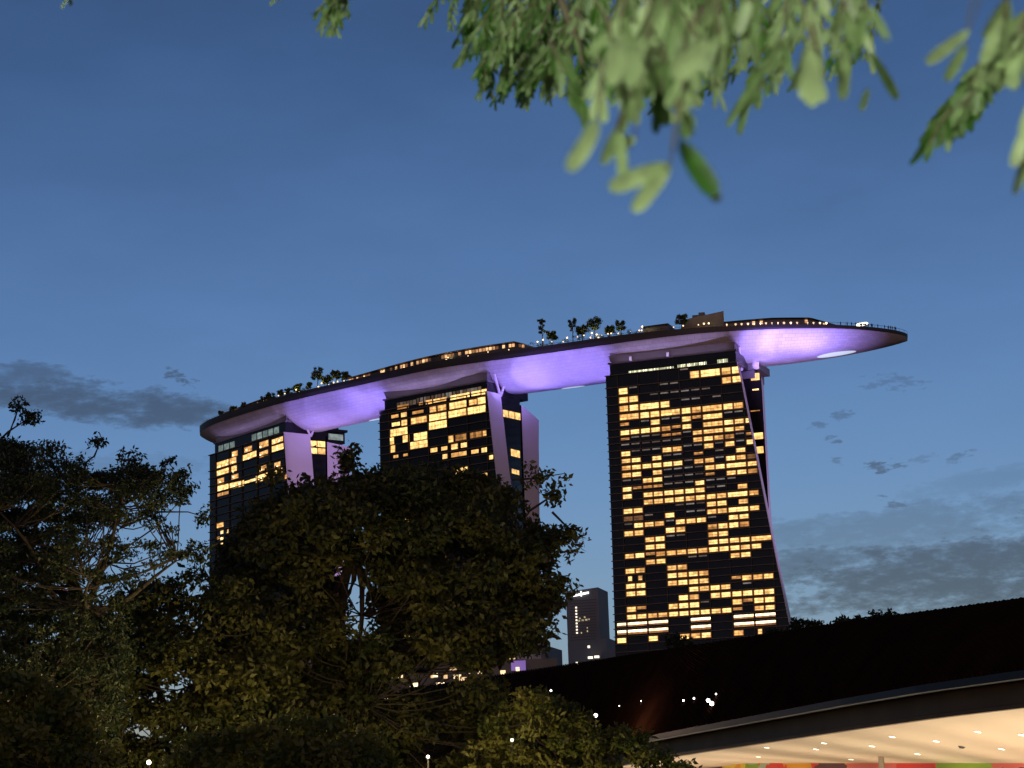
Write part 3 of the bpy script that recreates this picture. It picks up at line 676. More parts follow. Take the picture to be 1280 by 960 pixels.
# ------------------------------------------------------------------ things on the deck
LEAFD = leaf_mat('roof_garden_leaf', (.03, .055, .018), (.09, .12, .035))
BARK = mat('bark', (.028, .022, .016), .9, 0, .3, 4)
def leaves(name, cents, rads, counts, size, mt, parent, tones=None, droop=.3, aspect=.5):
    """many small leaf faces spread through clumps; cents world coords"""
    base = world_loc(parent); V = []; TN = []
    for c, r, n, t in zip(cents, rads, counts, tones if tones is not None else rng.random(len(cents))):
        d = rng.normal(size=(n, 3)); d /= np.linalg.norm(d, axis=1)[:, None]; rr = rng.random(n) ** .45
        p = np.asarray(c) - base + d * rr[:, None] * np.asarray(r)
        a = rng.normal(size=(n, 3)); a[:, 2] -= droop; a /= np.linalg.norm(a, axis=1)[:, None]
        b = np.cross(a, rng.normal(size=(n, 3))); b /= np.linalg.norm(b, axis=1)[:, None]
        sz = size * rng.uniform(.6, 1.35, n)[:, None]
        q = np.stack([p, p + a * sz * .45 + b * sz * aspect * .5, p + a * sz, p + a * sz * .45 - b * sz * aspect * .5], 1)
        V.append(q); TN.append(np.clip(t + rng.normal(0, .16, n), 0, 1))
    V = np.concatenate(V).reshape(-1, 3); TN = np.concatenate(TN); nq = len(V) // 4
    me = bpy.data.meshes.new(name); me.vertices.add(len(V)); me.vertices.foreach_set('co', V.astype(np.float32).ravel())
    me.loops.add(nq * 4); me.polygons.add(nq)
    me.loops.foreach_set('vertex_index', np.arange(nq * 4, dtype=np.int32)); me.polygons.foreach_set('loop_start', np.arange(nq, dtype=np.int32) * 4)
    me.polygons.foreach_set('loop_total', np.full(nq, 4, dtype=np.int32)); me.update(calc_edges=True)
    at = me.attributes.new('tone', 'FLOAT', 'FACE'); at.data.foreach_set('value', TN.astype(np.float32))
    me.materials.append(mt); o = bpy.data.objects.new(name, me); COL.objects.link(o); o.parent = parent
    return o
DT = [(338, 494, 8, 8, 'shrubby tree left of the first lamps of the left deck garden'), (361, 489, 8, 9, 'small dense tree between the first two lamp groups on the left deck'), (409, 474, 9, 11, 'leafy tree between the tallest left tree and the round one'), (432, 469, 9, 8, 'low tree right beside the left end of the long curved roof'), (292, 511, 7, 7, 'low shrub tree above the warm strip of the left deck end'), (690, 418, 10, 9, 'low bushy tree right of the thin upright tree'), (762, 411, 9, 9, 'low bush tree between the broadest tree and the small crowned one'), (350, 490, 7, 8, 'low bushy tree at the far left end of the deck lamps'), (372, 484, 9, 9, 'wide low tree with a lamp glowing under it, left part of the deck'), (385, 482, 7, 8, 'small rounded tree right beside the tall left garden tree'),
      (397, 466, 11, 14, 'tallest tree of the left deck garden, two lamps at its foot'), (420, 468, 10, 10, 'round dense tree with two lamps under it, left of the long roof'),
      (678, 407, 8, 18, 'thin upright tree just right of the long curved roof'), (716, 405, 7, 16, 'slender dark tree in the middle deck garden'), (728, 411, 11, 10, 'bushy dark tree leaning against the slender one'),
      (743, 404, 15, 14, 'broadest deck tree, lit from below by four lamps'), (776, 406, 9, 11, 'small crowned tree with one lamp, before the dark kiosk'), (852, 398, 11, 12, 'yellow lit round tree against the grey plant block'),
      (304, 506, 5, 6, 'small shrub tree by the warm strip on the left deck end'), (330, 499, 6, 6, 'shrub tree between the left pavilion and the first lamps'), (276, 516, 4, 5, 'leftmost small shrub tree on the deck')]
for (px, py, wpx, hpx, lab) in DT:
    s = s_at_px(px, .72, ZD + 3); p = dpos(s, .72); sc = FPX / np.linalg.norm(p - CAM)
    W_, H_ = wpx / sc, hpx / sc
    y0 = proj(p)[1]; top = (y0 - (py - hpx / 2)) / sc; top = max(top, H_)
    r = empty('garden_tree', p, lab, 'tree', 'trees of the roof garden on the deck')
    t = MB(); t.tube([p, p + (0.1, 0, top * .5), p + (.3, 0, top * .85)], [.25, .18, .08], 6); 
    for k in range(4):
        an = k * 1.7; t.tube([p + np.array((.1, 0, top * (.45 + .08 * k))), p + np.array((cos(an) * W_ * .5, sin(an) * W_ * .5, top * (.65 + .07 * k)))], [.1, .04], 5)
    t.build('trunk', BARK, r)
    n = 30 if wpx > 8 else 16
    cen = [p + np.array((random.uniform(-.55, .55) * W_, random.uniform(-.5, .5) * W_, max(.8, top - H_ * random.uniform(.08, 1.0)))) for _ in range(n)]
    rad = [np.array((.26, .26, .17)) * W_ * random.uniform(.6, 1.1) for _ in range(n)]
    leaves('crown', cen, rad, [80] * n, .6, LEAFD, r)
LAMPG = emit('deck_lamp_globe', (1, .66, .34), 2.6)
DL = [(348, 494.5, .8), (356, 492, .8), (360, 496, .7), (370, 487, .9), (374, 491, 1.1), (398, 483.5, 1), (402, 479, .9), (405, 484, .8), (417, 478, .9), (422, 477, .9), (418, 482, .7),
      (672, 427, .9), (679, 424.5, 1), (704, 427, .8), (709, 422, 1), (740, 416, 1), (746, 418, .9), (738, 422, .9), (748, 422, .9), (760, 417, .7), (764, 416.5, .8), (773, 417, .9), (802, 413, .9), (803, 408, 1), (799, 413, .8), (854, 407, .8),
      (873, 406, .7), (880, 404.5, 1), (886, 404, 1), (842, 409, .7), (266, 527, .7), (558, 451, 1.1), (560, 447, .8), (312, 511, .7), (322, 507, .6), (290, 517, .7), (383, 489, .7), (392, 486, .6), (411, 481, .6), (430, 476, .6), (455, 470, .6), (478, 464.5, .6), (505, 459, .6), (530, 455, .6), (585, 445, .6), (610, 440, .7), (636, 437, .7), (690, 427, .6), (722, 421, .6), (730, 419, .7), (788, 414, .5), (752, 419, .6)]
dlproto = None
for i, (px, py, r_) in enumerate(DL):
    s = s_at_px(px, .86, ZD + 2); p = dpos(s, .86); sc = FPX / np.linalg.norm(p - CAM); hgt = max(1.2, (proj(p)[1] - py) / sc)
    lo = empty('deck_lamp', p, 'small warm deck lamp', 'lamp', 'small warm lamps along the sky deck')
    lo['_px'] = px
    m = MB(); m.tube([p, p + (0, 0, hgt)], .08, 5); m.build('post', METAL, lo)
    m = MB(); m.ball(p + (0, 0, hgt), .38 * r_, 8, 6); m.build('globe', LAMPG, lo, smooth=True)
    if r_ >= .9:
        l = bpy.data.lights.new('lamp_light', 'POINT'); l.energy = 260; l.color = (1, .75, .35); l.shadow_soft_size = .3; q = bpy.data.objects.new('lamp_light', l); COL.objects.link(q); q.parent = lo; q.location = (0, 0, hgt + 1.0)
for x0, x1, n, hh, lab in ((256, 345, 42, .9, 'ragged low hedge along the far left rim of the deck'), (345, 440, 40, .9, 'dark hedge at the foot of the left deck garden trees'), (658, 800, 64, 1.7, 'dark hedge at the foot of the middle deck garden trees'), (800, 905, 26, .5, 'thin hedge before the grey plant block')):
    r = empty('rim_hedge', dpos(s_at_px((x0 + x1) / 2, .9, ZD + 1), .9), lab, 'hedge'); cen = []
    for k in range(n):
        s = s_at_px(x0 + (x1 - x0) * (k + .5) / n, .9, ZD + 1); cen.append(dpos(s, random.uniform(.7, .95), ZD + .4 + random.random() ** 2 * hh * 1.6))
    leaves('hedge_foliage', cen, [np.array((1.2, 1.2, .7)) * random.uniform(.6, 1.3) for _ in cen], [40] * n, .5, LEAFD, r)
NEAR = lambda px: ('left deck end' if px < 300 else 'left garden trees' if px < 430 else 'long curved roof' if px < 600 else 'middle garden trees' if px < 770 else 'dark kiosk' if px < 810 else 'grey plant block')
cnt = {}
for o in list(COL.objects):
    if '_px' in o:
        k = NEAR(o['_px']); cnt.setdefault(k, []).append(o)
ordn = ['first', 'second', 'third', 'fourth', 'fifth', 'sixth', 'seventh', 'eighth', 'ninth', 'tenth', 'eleventh', 'twelfth', 'thirteenth', 'fourteenth', 'fifteenth', 'sixteenth', 'seventeenth', 'eighteenth', 'nineteenth', 'twentieth']
for k, L in cnt.items():
    L.sort(key=lambda o: o['_px'])
    for i, o in enumerate(L): o['label'] = f'{ordn[i]} from the left of the warm globe lamps by the {k}' if len(L) > 1 else f'single warm globe lamp by the {k}'; del o['_px']

WARM = window_mat('pavilion_glow', (1, .42, .14), (1, .6, .28), .1, 1.7)
ROOFM = mat('pavilion_roof', (.16, .11, .085), .6, 0, .25, .2)
def pavilion(x0, x1, pf, lab, f=.6, z0=.2, hts=((0, 2.2), (1, 3.2)), depth=.5, lit=.5, nseg=24, roofm=ROOFM, over=.8):
    sa, sb = s_at_px(x0, f, ZD + 3), s_at_px(x1, f, ZD + 3); r = empty('deck_pavilion', dpos((sa + sb) / 2, f), lab, 'pavilion')
    hs = lambda t: np.interp(t, [h[0] for h in hts], [h[1] for h in hts])
    w = MB(); rf = MB()
    for i in range(nseg):
        t0, t1 = i / nseg, (i + 1) / nseg; a, b = sa + (sb - sa) * t0, sa + (sb - sa) * t1; h0, h1 = hs(t0), hs(t1)
        P = lambda s, ff, z: dpos(s, ff, ZD + z)
        w.hexa([P(a, f, z0), P(b, f, z0), P(b, f - depth, z0), P(a, f - depth, z0), P(a, f, h0), P(b, f, h1), P(b, f - depth, h1), P(a, f - depth, h0)])
        rf.hexa([P(a, f + .09, h0), P(b, f + .09, h1), P(b, f - depth - .05, h1), P(a, f - depth - .05, h0), P(a, f + .05, h0 + .45), P(b, f + .05, h1 + .45), P(b, f - depth, h1 + over), P(a, f - depth, h0 + over)])
        if random.random() < lit:
            lt = MB(); q = (b - a) * .12; z1 = z0 + (h0 - z0) * .92; zz0 = max(z0, h0 - 1.7)
            lt.hexa([P(a + q, f + .008, zz0), P(b - q, f + .008, zz0), P(b - q, f + .003, zz0), P(a + q, f + .003, zz0), P(a + q, f + .008, z1), P(b - q, f + .008, z1), P(b - q, f + .003, z1), P(a + q, f + .003, z1)]); lt.build('window', WARM, r, tone=[random.random() ** 1.5] * 6)
    w.build('wall', METAL, r); rf.build('roof', roofm, r)
    return r
pavilion(262, 338, .7, 'low warm lit pavilion on the far left end of the deck', .7, hts=((0, 1.5), (.4, 2.6), (1, 3.4)), lit=.75, nseg=26)
pavilion(436, 656, .7, 'long curved brown restaurant roof on the deck between the garden trees', .75, hts=((0, 2.6), (.3, 3.6), (.8, 4.8), (.95, 5.0), (1, 3.4)), lit=.72, nseg=60)
pavilion(804, 836, .5, 'small flat dark kiosk on the deck right of the garden', .6, hts=((0, 4.2), (1, 4.4)), lit=.0, nseg=6, roofm=METAL)
pavilion(905, 1046, .5, 'long low dark restaurant roof over the right end of the deck', .5, hts=((0, 3.6), (.4, 4.6), (.75, 4.6), (1, 1.5)), lit=.15, nseg=30, roofm=METAL)
# plant block
sa, sb = s_at_px(846, .4, ZD + 6), s_at_px(905, .4, ZD + 6); r = empty('plant_block', dpos((sa + sb) / 2, .4), 'grey windowless plant block, tallest building on the deck', 'building')
m = MB(); m.hexa([dpos(sa, .4, ZD + .1), dpos(sb, .4, ZD + .1), dpos(sb, -.5, ZD + .1), dpos(sa, -.5, ZD + .1), dpos(sa + 3, .4, ZD + 6.8), dpos(sb, .4, ZD + 9.3), dpos(sb, -.5, ZD + 9.3), dpos(sa + 3, -.5, ZD + 6.8)])
m.build('wall', mat('plant_cladding', (.13, .125, .12), .7, 0, .2, .3), r)
for px, hh in ((869, 1.0), (877, 1.6)):
    s = s_at_px(px, .3, ZD + 9); m = MB(); zz_ = ZD + 6.8 + 2.5 * (s - sa) / (sb - sa)
    m.hexa([dpos(s - 1.2, .3, zz_ - .2), dpos(s + 1.2, .3, zz_ - .2), dpos(s + 1.2, .0, zz_ - .2), dpos(s - 1.2, .0, zz_ - .2), dpos(s - 1.2, .3, zz_ + hh), dpos(s + 1.2, .3, zz_ + hh), dpos(s + 1.2, 0, zz_ + hh), dpos(s - 1.2, 0, zz_ + hh)])
    m.build('roof_unit', METAL, r)
# row of wall lights under the right hand roof
for i, px in enumerate([908.5, 919.5, 927, 935, 943, 950.5, 957.5, 965, 972.5, 980, 988.5, 996.5, 1009.5, 1017, 1025, 1033]):
    s = s_at_px(px, .93, ZD + 1); p = dpos(s, .93); m = MB(); m.tube([p, p + (0, 0, .9)], .1, 5); m.ball(p + (0, 0, 1.15), random.choice((.32, .45, .52)), 8, 5)
    o = m.build('rail_light', emit('rail_lamp', (1, .7, .42), random.choice((1.2, 2.2, 3.2))), None); 
    tag(o, f'{["first","second","third","fourth","fifth","sixth","seventh","eighth","ninth","tenth","eleventh","twelfth","thirteenth","fourteenth","fifteenth","last"][i]} from the left in the row of bright lights below the right hand roof', 'light', 'row of lights along the right end rail')
# glowing ring on the viewing deck
s = s_at_px(1078, .0, ZD + 2); c = dpos(s, 0, ZD + 4.6); m = MB()
m.tube([c + np.array((2.3 * cos(a), 2.3 * sin(a), .25 * cos(a))) for a in np.linspace(0, 2 * pi, 30)], .24, 6, cap=False)
r = empty('ring_light', dpos(s, 0), 'bright glowing ring hovering over the right tip of the deck', 'light')
m.build('ring', emit('ring_glow', (1, .92, .7), 5), r)
m = MB()
for a in (0, 2.1, 4.2): m.tube([dpos(s, 0) + np.array((2.0 * cos(a), 2.0 * sin(a), 0)), c + np.array((2.3 * cos(a), 2.3 * sin(a), .25 * cos(a)))], .09, 5)
m.build('leg', METAL, r)
# red obstruction light on the left tip
p = dpos(3.5, .97, ZD + .7); m = MB(); m.tube([p, p + (0, 0, .9)], .12, 6); m.ball(p + (0, 0, 1.1), .6, 8, 6)
tag(m.build('warning_light', emit('red_lamp', (1, .12, .1), 5)), 'red warning light on the left tip of the deck', 'light')
# visitors at the rail
PPL = mat('dark_cloth', (.03, .03, .04), .9)
def person_mesh():
    m = MB(); m.tube([(-.1, 0, 0), (-.11, 0, .45), (-.09, 0, .88)], [.06, .065, .09], 6); m.tube([(.1, 0, 0), (.11, 0, .45), (.09, 0, .88)], [.06, .065, .09], 6)
    m.tube([(0, 0, .8), (0, 0, 1.0), (0, 0, 1.3), (0, 0, 1.45), (0, 0, 1.53)], [.17, .15, .2, .16, .06], 8); m.tube([(-.2, 0, 1.42), (-.26, .03, 1.15), (-.2, .16, .95)], [.06, .05, .035], 5)
    m.tube([(.2, 0, 1.42), (.26, .03, 1.15), (.2, .16, .95)], [.06, .05, .035], 5); m.ball((0, 0, 1.66), .12, 8, 6, 1.15); return m
pm = person_mesh(); proto = pm.build('person', PPL, None, smooth=True)
pxs = sorted(random.uniform(1045, 1124) for _ in range(22))
for i, px in enumerate(pxs):
    o = proto if i == 0 else proto.copy()
    if i: COL.objects.link(o)
    s = s_at_px(px, .93, ZD + 1); o.location = dpos(s, .93, ZD + .02); o.rotation_euler = (0, 0, random.uniform(0, 6)); o.scale = (1.15, 1.15, 1.08)
    tag(o, 'dark standing visitor near the rail at the right tip of the deck', 'person', 'visitors at the right tip of the deck')

# ------------------------------------------------------------------ distant city
CITY = mat('office_cladding', (.11, .125, .145), .7, 0, .15, .05)
def offtower(pts, Y, dep, name, lab, matl, extra=None):
    """pts: left-bottom, right-bottom, right-top, left-top in pixels at distance Y"""
    P = [aty(x, y, Y) for x, y in pts]; P[0] = np.array([P[0][0], Y, 0]); P[1] = np.array([P[1][0], Y - 8, 0]); P[2][0] = P[1][0] * 1 + (P[2][0] - P[1][0]) * .2; P[3][0] = P[0][0]
    P[2][1] = Y - 8; P[3][1] = Y; q = np.array([dep * .25, dep, 0]); r = empty(name, (P[0] + P[1]) / 2, lab, 'building')
    m = MB(); m.hexa([P[0], P[1], P[1] + q, P[0] + q, P[3], P[2], P[2] + q, P[3] + q]); m.build('wall', matl, r); return r, P
ot, OP = offtower([(711, 835), (751, 835), (747, 735.5), (711, 740)], 1650, 35, 'office_tower', 'slim grey office tower behind, white sign at its top', CITY)
sU = (OP[1] - OP[0]) / np.linalg.norm(OP[1] - OP[0]); sN = np.array([sU[1], -sU[0], 0])
def off_pt(x, y, out=.4):
    d = ray(x, y); k = ((OP[0] - CAM) @ sN) / (d @ sN); return CAM + d * k + sN * out
m = MB()
wm = [(717.6, 744.6, .7, 1.5), (719.4, 744.3, .75, 1.3), (721.2, 743.9, .7, 1.5), (723, 743.5, .7, 1.4), (724.7, 743.2, .7, 1.4), (726.6, 742.2, .6, 4.2), (728.4, 742.4, .75, 1.5), (730.2, 742, .7, 1.4), (732, 741.6, .75, 1.5), (733.8, 741.2, .7, 1.4), (735.4, 740.9, .6, 1.5)]
for x, y, w, hh in wm: m.box(off_pt(x, y), w / 1.66 * .9, .4, hh / 1.66 * .75, sU, sN)
m.build('sign_letters', emit('sign_white', (1, .97, .92), 3), ot)
for k in range(9):
    m = MB(); x, y = 720.3 + k * .14, 759.5 + k * 3.95 if k < 9 else 0; m.box(off_pt(x, y), .55, .3, .55, sU, sN); m.build('window', emit('office_lamp', (1, .85, .65), 1.8) if k == 0 else bpy.data.materials['office_lamp'], ot)
for x, y, w in ((724, 776, 2.2), (728.5, 775.4, 2.6), (733, 774.8, 3), (736.5, 774, 1.2), (731, 771.6, 1.8), (734.3, 785, 1), (734.5, 789, 1.2), (727, 791, 1.2), (725, 773, 1.5)):
    m = MB(); m.box(off_pt(x, y), w / 1.66 / 2 * 1, .3, .55, sU, sN); m.build('window', window_mat('office_room', (1, .8, .45), (1, .85, .5), .5, .9) if 'office_room' not in bpy.data.materials else bpy.data.materials['office_room'], ot)
m = MB()
for k in range(22): 
    y = 752 + k * 3.5; a, b = off_pt(712, y, .1), off_pt(747, y - 3, .1); m.box((a + b) / 2, np.linalg.norm(b - a) / 2 * .92, .12, .35, sU, sN)
m.build('floor_bands', mat('office_band', (.07, .065, .07), .6), ot)
o2, P2 = offtower([(711, 840), (759, 840), (757, 798), (709, 804)], 1500, 30, 'office_block', 'lower stepped office block at the foot of the slim tower', CITY)
m = MB()
for x, y, w in ((738, 822, 6), (746, 821, 6), (721, 829, 2.6), (736, 808.5, 3)):
    m.box(aty(x, y, 1488), w / 1.8 / 2, .3, .8)
m.build('window', emit('office_lamp2', (1, .88, .68), 1.6), o2)
offtower([(752, 840), (800, 840), (800, 806), (752, 815)], 1420, 30, 'office_block', 'long low dark block beside the foot of the nearest hotel tower', CITY)
offtower([(560, 860), (684, 860), (684, 808), (560, 815)], 1300, 40, 'office_block', 'dark city block glimpsed behind the right edge of the broad tree', CITY)

# waterfront hall behind the trees, purple lit fins
r = empty('exhibition_hall', aty(560, 900, 700) * (1, 1, 0), 'low hall with warm windows and purple lit panels seen through the broad tree', 'building')
m = MB(); a, b = aty(380, 900, 705), aty(700, 905, 690); za = aty(500, 832, 700)[2]
m.hexa([(a[0], 705, 0), (b[0], 690, 0), (b[0], 730, 0), (a[0], 745, 0), (a[0], 705, za), (b[0], 690, za), (b[0], 730, za), (a[0], 745, za)]); m.build('wall', METAL, r)
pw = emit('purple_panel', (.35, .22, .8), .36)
for x, y, w, hh in ((648, 832, 18, 12), (648, 873, 24, 14), (455, 728, 1, 1)):
    if w < 2: continue
    m = MB(); m.box(aty(x, y, 688), w / FPX * 700 / 2, .2, hh / FPX * 700 / 2); m.build('purple_screen', pw, r)
hw_ = window_mat('hall_room', (1, .6, .25), (1, .8, .5), .8, 2.4)
for k in range(60):
    x, y = random.uniform(440, 672), random.choice((812, 822, 838, 846, 855, 870, 895, 915, 935, 942)) + random.uniform(-3, 3); m = MB(); m.box(aty(x, y, 686), random.uniform(.4, 1.3), .2, .6); m.build('window', hw_, r, tone=[random.random()] * 6)

# ------------------------------------------------------------------ right hand garden pavilion (dark battened roof, lit soffit)
def roofpt(t, v):
    """t 0..1 along the eave from left to right, v 0 eave .. 1 ridge"""
    ex = [(500, 1004), (570, 983), (640, 963), (700, 946), (760, 932.5), (800, 923), (860, 911), (960, 892), (1060, 873), (1160, 855.5), (1280, 838), (1420, 818)]
    rx = [(500, 862), (570, 852), (640, 842), (700, 833.5), (760, 825), (800, 819), (860, 810), (960, 795), (1060, 780), (1160, 767), (1280, 751), (1420, 733)]
    i = t * (len(ex) - 1); k = min(int(i), len(ex) - 2); fr = i - k
    e = np.array(ex[k]) * (1 - fr) + np.array(ex[k + 1]) * fr; q = np.array(rx[k]) * (1 - fr) + np.array(rx[k + 1]) * fr
    E = ath(e[0], e[1], 6.2)
    # ridge: set back up a 30 degree slope, found along the ray through the ridge line
    d = ray(*q); 
    Ed = np.hypot(E[0], E[1]); hd = np.hypot(d[0], d[1]); sl = d[2] / hd
    rr = (sl * Ed + 1.6 - 6.2) / (tan(radians(24)) - sl); R_ = CAM + d / hd * (Ed + rr)
    P = E * (1 - v) + R_ * v; P[2] += .35 * sin(pi * v); return P
RDARK = mat('roof_battens_dark', (.024, .010, .006), .9, 0, .4, .7, spec=0)
RBASE = mat('roof_sheet', (.003, .003, .003), .9, spec=.02)
pav = empty('garden_pavilion', roofpt(.6, 0) * (1, 1, 0), 'large garden pavilion with dark battened roof over a warm lit ceiling', 'pavilion')
m = MB(); NT = 60
for i in range(NT):
    for j in range(6): m.poly([roofpt(i / NT, j / 6), roofpt((i + 1) / NT, j / 6), roofpt((i + 1) / NT, (j + 1) / 6), roofpt(i / NT, (j + 1) / 6)])
m.build('roof', RBASE, pav)
m = MB(); 
for k in range(260):   # battens run down and to the right
    t0 = -.08 + k / 260 * 1.05
    pts = []
    for v in np.linspace(1, 0, 7):
        t = t0 + (1 - v) * .085
        if 0 <= t <= 1: pts.append(roofpt(t, v) + (0, 0, .07))
    if len(pts) > 1: m.tube(pts, .07 if k % 2 else .09, 4)
m.build('roof_battens', RDARK, pav)
# gutter, fascia beam, ceiling, using plan lines behind the eave
def eave(t): return roofpt(t, 0)
TS = np.linspace(0, 1, 60); gm, fm = MB(), MB()
def outn(t):
    a, b = eave(max(0, t - .01)), eave(min(1, t + .01)); d = b - a; n = np.array([d[1], -d[0], 0]); n /= np.linalg.norm(n)
    return n if n[1] < 0 else -n
for a, b in zip(TS[:-1], TS[1:]):
    A, B = eave(a), eave(b); na, nb = outn(a), outn(b); z = np.array([0, 0, 1.0])
    gm.hexa([A + na * .35 - z * .28, B + nb * .35 - z * .28, B - nb * .1 - z * .28, A - na * .1 - z * .28, A + na * .35 - z * .02, B + nb * .35 - z * .02, B - nb * .1 - z * .02, A - na * .1 - z * .02])
    fm.hexa([A - na * .5 - z * 1.0, B - nb * .5 - z * 1.0, B - nb * .8 - z * 1.0, A - na * .8 - z * 1.0, A - na * .5 - z * .3, B - nb * .5 - z * .3, B - nb * .8 + z * .15, A - na * .8 + z * .15])
    fm.hexa([A - na * .4 - z * 1.16, B - nb * .4 - z * 1.16, B - nb * .9 - z * 1.16, A - na * .9 - z * 1.16, A - na * .4 - z * 1.02, B - nb * .4 - z * 1.02, B - nb * .9 - z * 1.02, A - na * .9 - z * 1.02])
gm.build('gutter', mat('gutter_metal', (.014, .017, .02), .6, .2), pav)
fm.build('fascia_beam', mat('fascia_timber', (.10, .07, .035), .7, 0, .25, .5), pav)
ZC = 5.04
def cpt(t, v):
    """sloping ceiling: v 0 at the beam, 1 at the painted wall"""
    F = eave(t) * (1, 1, 0) - outn(t) * .75; B = F - outn(t) * 6.5; k = proj((B[0], B[1], 3.0)); lo, hi = 1.0, ZC - .1
    for _ in range(30):
        m_ = (lo + hi) / 2
        if proj((B[0], B[1], m_))[1] > 954.0: lo = m_
        else: hi = m_
    F = F + (0, 0, ZC); B = B + (0, 0, lo); return F * (1 - v) + B * v
cm = MB()
for a, b in zip(TS[:-1], TS[1:]):
    for j in range(4): cm.poly([cpt(a, j / 4), cpt(b, j / 4), cpt(b, (j + 1) / 4), cpt(a, (j + 1) / 4)])
cm.build('ceiling', mat('ceiling_board', (.62, .53, .41), .8, 0, .03, .3), pav)
fl = MB()
for a, b in zip(TS[:-1], TS[1:]):
    A, B, A2, B2 = cpt(a, -.5), cpt(b, -.5), cpt(a, 1), cpt(b, 1)
    for q in (A, B, A2, B2): q[2] = .03
    fl.poly([A, B, B2, A2])
fl.build('floor', mat('hall_floor', (.45, .40, .34), .5, 0, .1, .4), pav)
# painted wall
mu = bpy.data.materials.new('painted_wall'); mu.use_nodes = True; nt = mu.node_tree; b = nt.nodes['Principled BSDF']
tcn = nt.nodes.new('ShaderNodeTexCoord'); vo = nt.nodes.new('ShaderNodeTexVoronoi'); vo.inputs['Scale'].default_value = .28; mp = nt.nodes.new('ShaderNodeMapping'); mp.inputs['Scale'].default_value = (1, 1, 2.2)
nz = nt.nodes.new('ShaderNodeTexNoise'); nz.inputs['Scale'].default_value = .5; ad = nt.nodes.new('ShaderNodeMix'); ad.data_type = 'VECTOR'; ad.inputs[0].default_value = .6
nt.links.new(tcn.outputs['Object'], mp.inputs[0]); nt.links.new(mp.outputs[0], nz.inputs['Vector']); nt.links.new(mp.outputs[0], ad.inputs[4]); nt.links.new(nz.outputs['Color'], ad.inputs[5]); nt.links.new(ad.outputs[1], vo.inputs['Vector']); nz.inputs['Scale'].default_value = .9; vo.inputs['Scale'].default_value = .7
rp = nt.nodes.new('ShaderNodeValToRGB'); rp.color_ramp.interpolation = 'CONSTANT'; el = rp.color_ramp.elements
for i, (p, c) in enumerate(((0, (.25, .42, .03)), (.2, (.75, .35, .02)), (.38, (.7, .04, .03)), (.52, (.8, .6, .05)), (.66, (.10, .03, .04)), (.78, (.75, .16, .14)), (.9, (.35, .5, .35)))):
    e = el[i] if i < 2 else el.new(p); e.position = p; e.color = (*c, 1)
sx = nt.nodes.new('ShaderNodeSeparateColor'); nt.links.new(vo.outputs['Color'], sx.inputs[0]); nt.links.new(sx.outputs[0], rp.inputs[0]); nt.links.new(rp.outputs[0], b.inputs['Base Color'])
wl_ = MB()
for a, b in zip(TS[:-1], TS[1:]):
    PA, PB = cpt(a, 1), cpt(b, 1); na, nb = outn(a) * .3, outn(b) * .3; lo_ = np.array([1, 1, 0])
    wl_.hexa([PA * lo_ + (0, 0, .05), PB * lo_ + (0, 0, .05), (PB - nb) * lo_ + (0, 0, .05), (PA - na) * lo_ + (0, 0, .05), PA + (0, 0, .02), PB + (0, 0, .02), PB - nb + (0, 0, .02), PA - na + (0, 0, .02)])
wl_.build('painted_wall', mu, pav)
CG = [(t, v, cpt(t, v)) for t in np.linspace(.2, 1, 500) for v in np.linspace(0, 1, 12)]
CPX = np.array([proj(q[2]) for q in CG])
def ceil_at(x, y):
    t, v, _ = CG[int(np.argmin((CPX[:, 0] - x) ** 2 + (CPX[:, 1] - y) ** 2))]; best = None
    for tt in np.linspace(t - .003, t + .003, 25):
        for vv in np.linspace(max(0, v - .1), min(1, v + .1), 25):
            c = cpt(min(1, tt), vv); q = proj(c); dd = (q[0] - x) ** 2 + (q[1] - y) ** 2
            if best is None or dd < best[0]: best = (dd, c, tt, vv)
    _, c, tt, vv = best; tt = min(tt, .995); X = cpt(tt + .004, vv) - cpt(tt, vv); X /= np.linalg.norm(X); Y = cpt(tt, min(1, vv + .05)) - cpt(tt, min(1, vv + .05) - .05); Y /= np.linalg.norm(Y)
    Z = np.cross(X, Y); Z = Z if Z[2] < 0 else -Z; return c, X, Y, Z
p, X, Y, Z = ceil_at(1101.5, 946); m = MB(); m.tube([(p[0], p[1], 0.03), (p[0], p[1], p[2] - .01)], .13, 16)
m.build('column', mat('column_paint', (.5, .45, .38), .6), pav)
DLI = emit('downlight_glow', (1, .93, .75), 5); RING = mat('downlight_ring', (.7, .62, .5), .5)
for i, (x, y) in enumerate([(958.5, 934), (948, 946), (1030, 928.5), (1020, 936.5), (1090, 932), (1115.5, 921), (1170.5, 926), (1147, 942), (1222, 914), (1252, 934), (1277, 918), (1064, 949)]):
    p, X, Y, Z = ceil_at(x, y); rd = .115
    m = MB(); m.tube([p + Z * .03, p - Z * .02], rd, 16); o = m.build('downlight', DLI, pav)
    m = MB(); m.tube([p + Z * .01 + X * (rd + .02) * cos(a) + Y * (rd + .02) * sin(a) for a in np.linspace(0, 2 * pi, 18)], .022, 5, cap=False)
    m.v = [(a - pav.location[0], b - pav.location[1], c - pav.location[2]) for a, b, c in m.v]; m.build('trim', RING, o, rel=False)
    if i % 2 == 0:
        l = bpy.data.lights.new('downlight_beam', 'SPOT'); l.energy = 60; l.color = (1, .78, .5); l.spot_size = radians(120); l.spot_blend = .7; l.shadow_soft_size = .1
        lo = bpy.data.objects.new('downlight_beam', l); COL.objects.link(lo); lo.parent = pav; lo.location = p + (0, 0, -.15) - world_loc(pav)
p, X, Y, Z = ceil_at(1202, 933); m = MB(); m.tube([p + Z * .08, p + Z * .01], [.08, .15], 12); m.build('smoke_detector', METAL, pav)
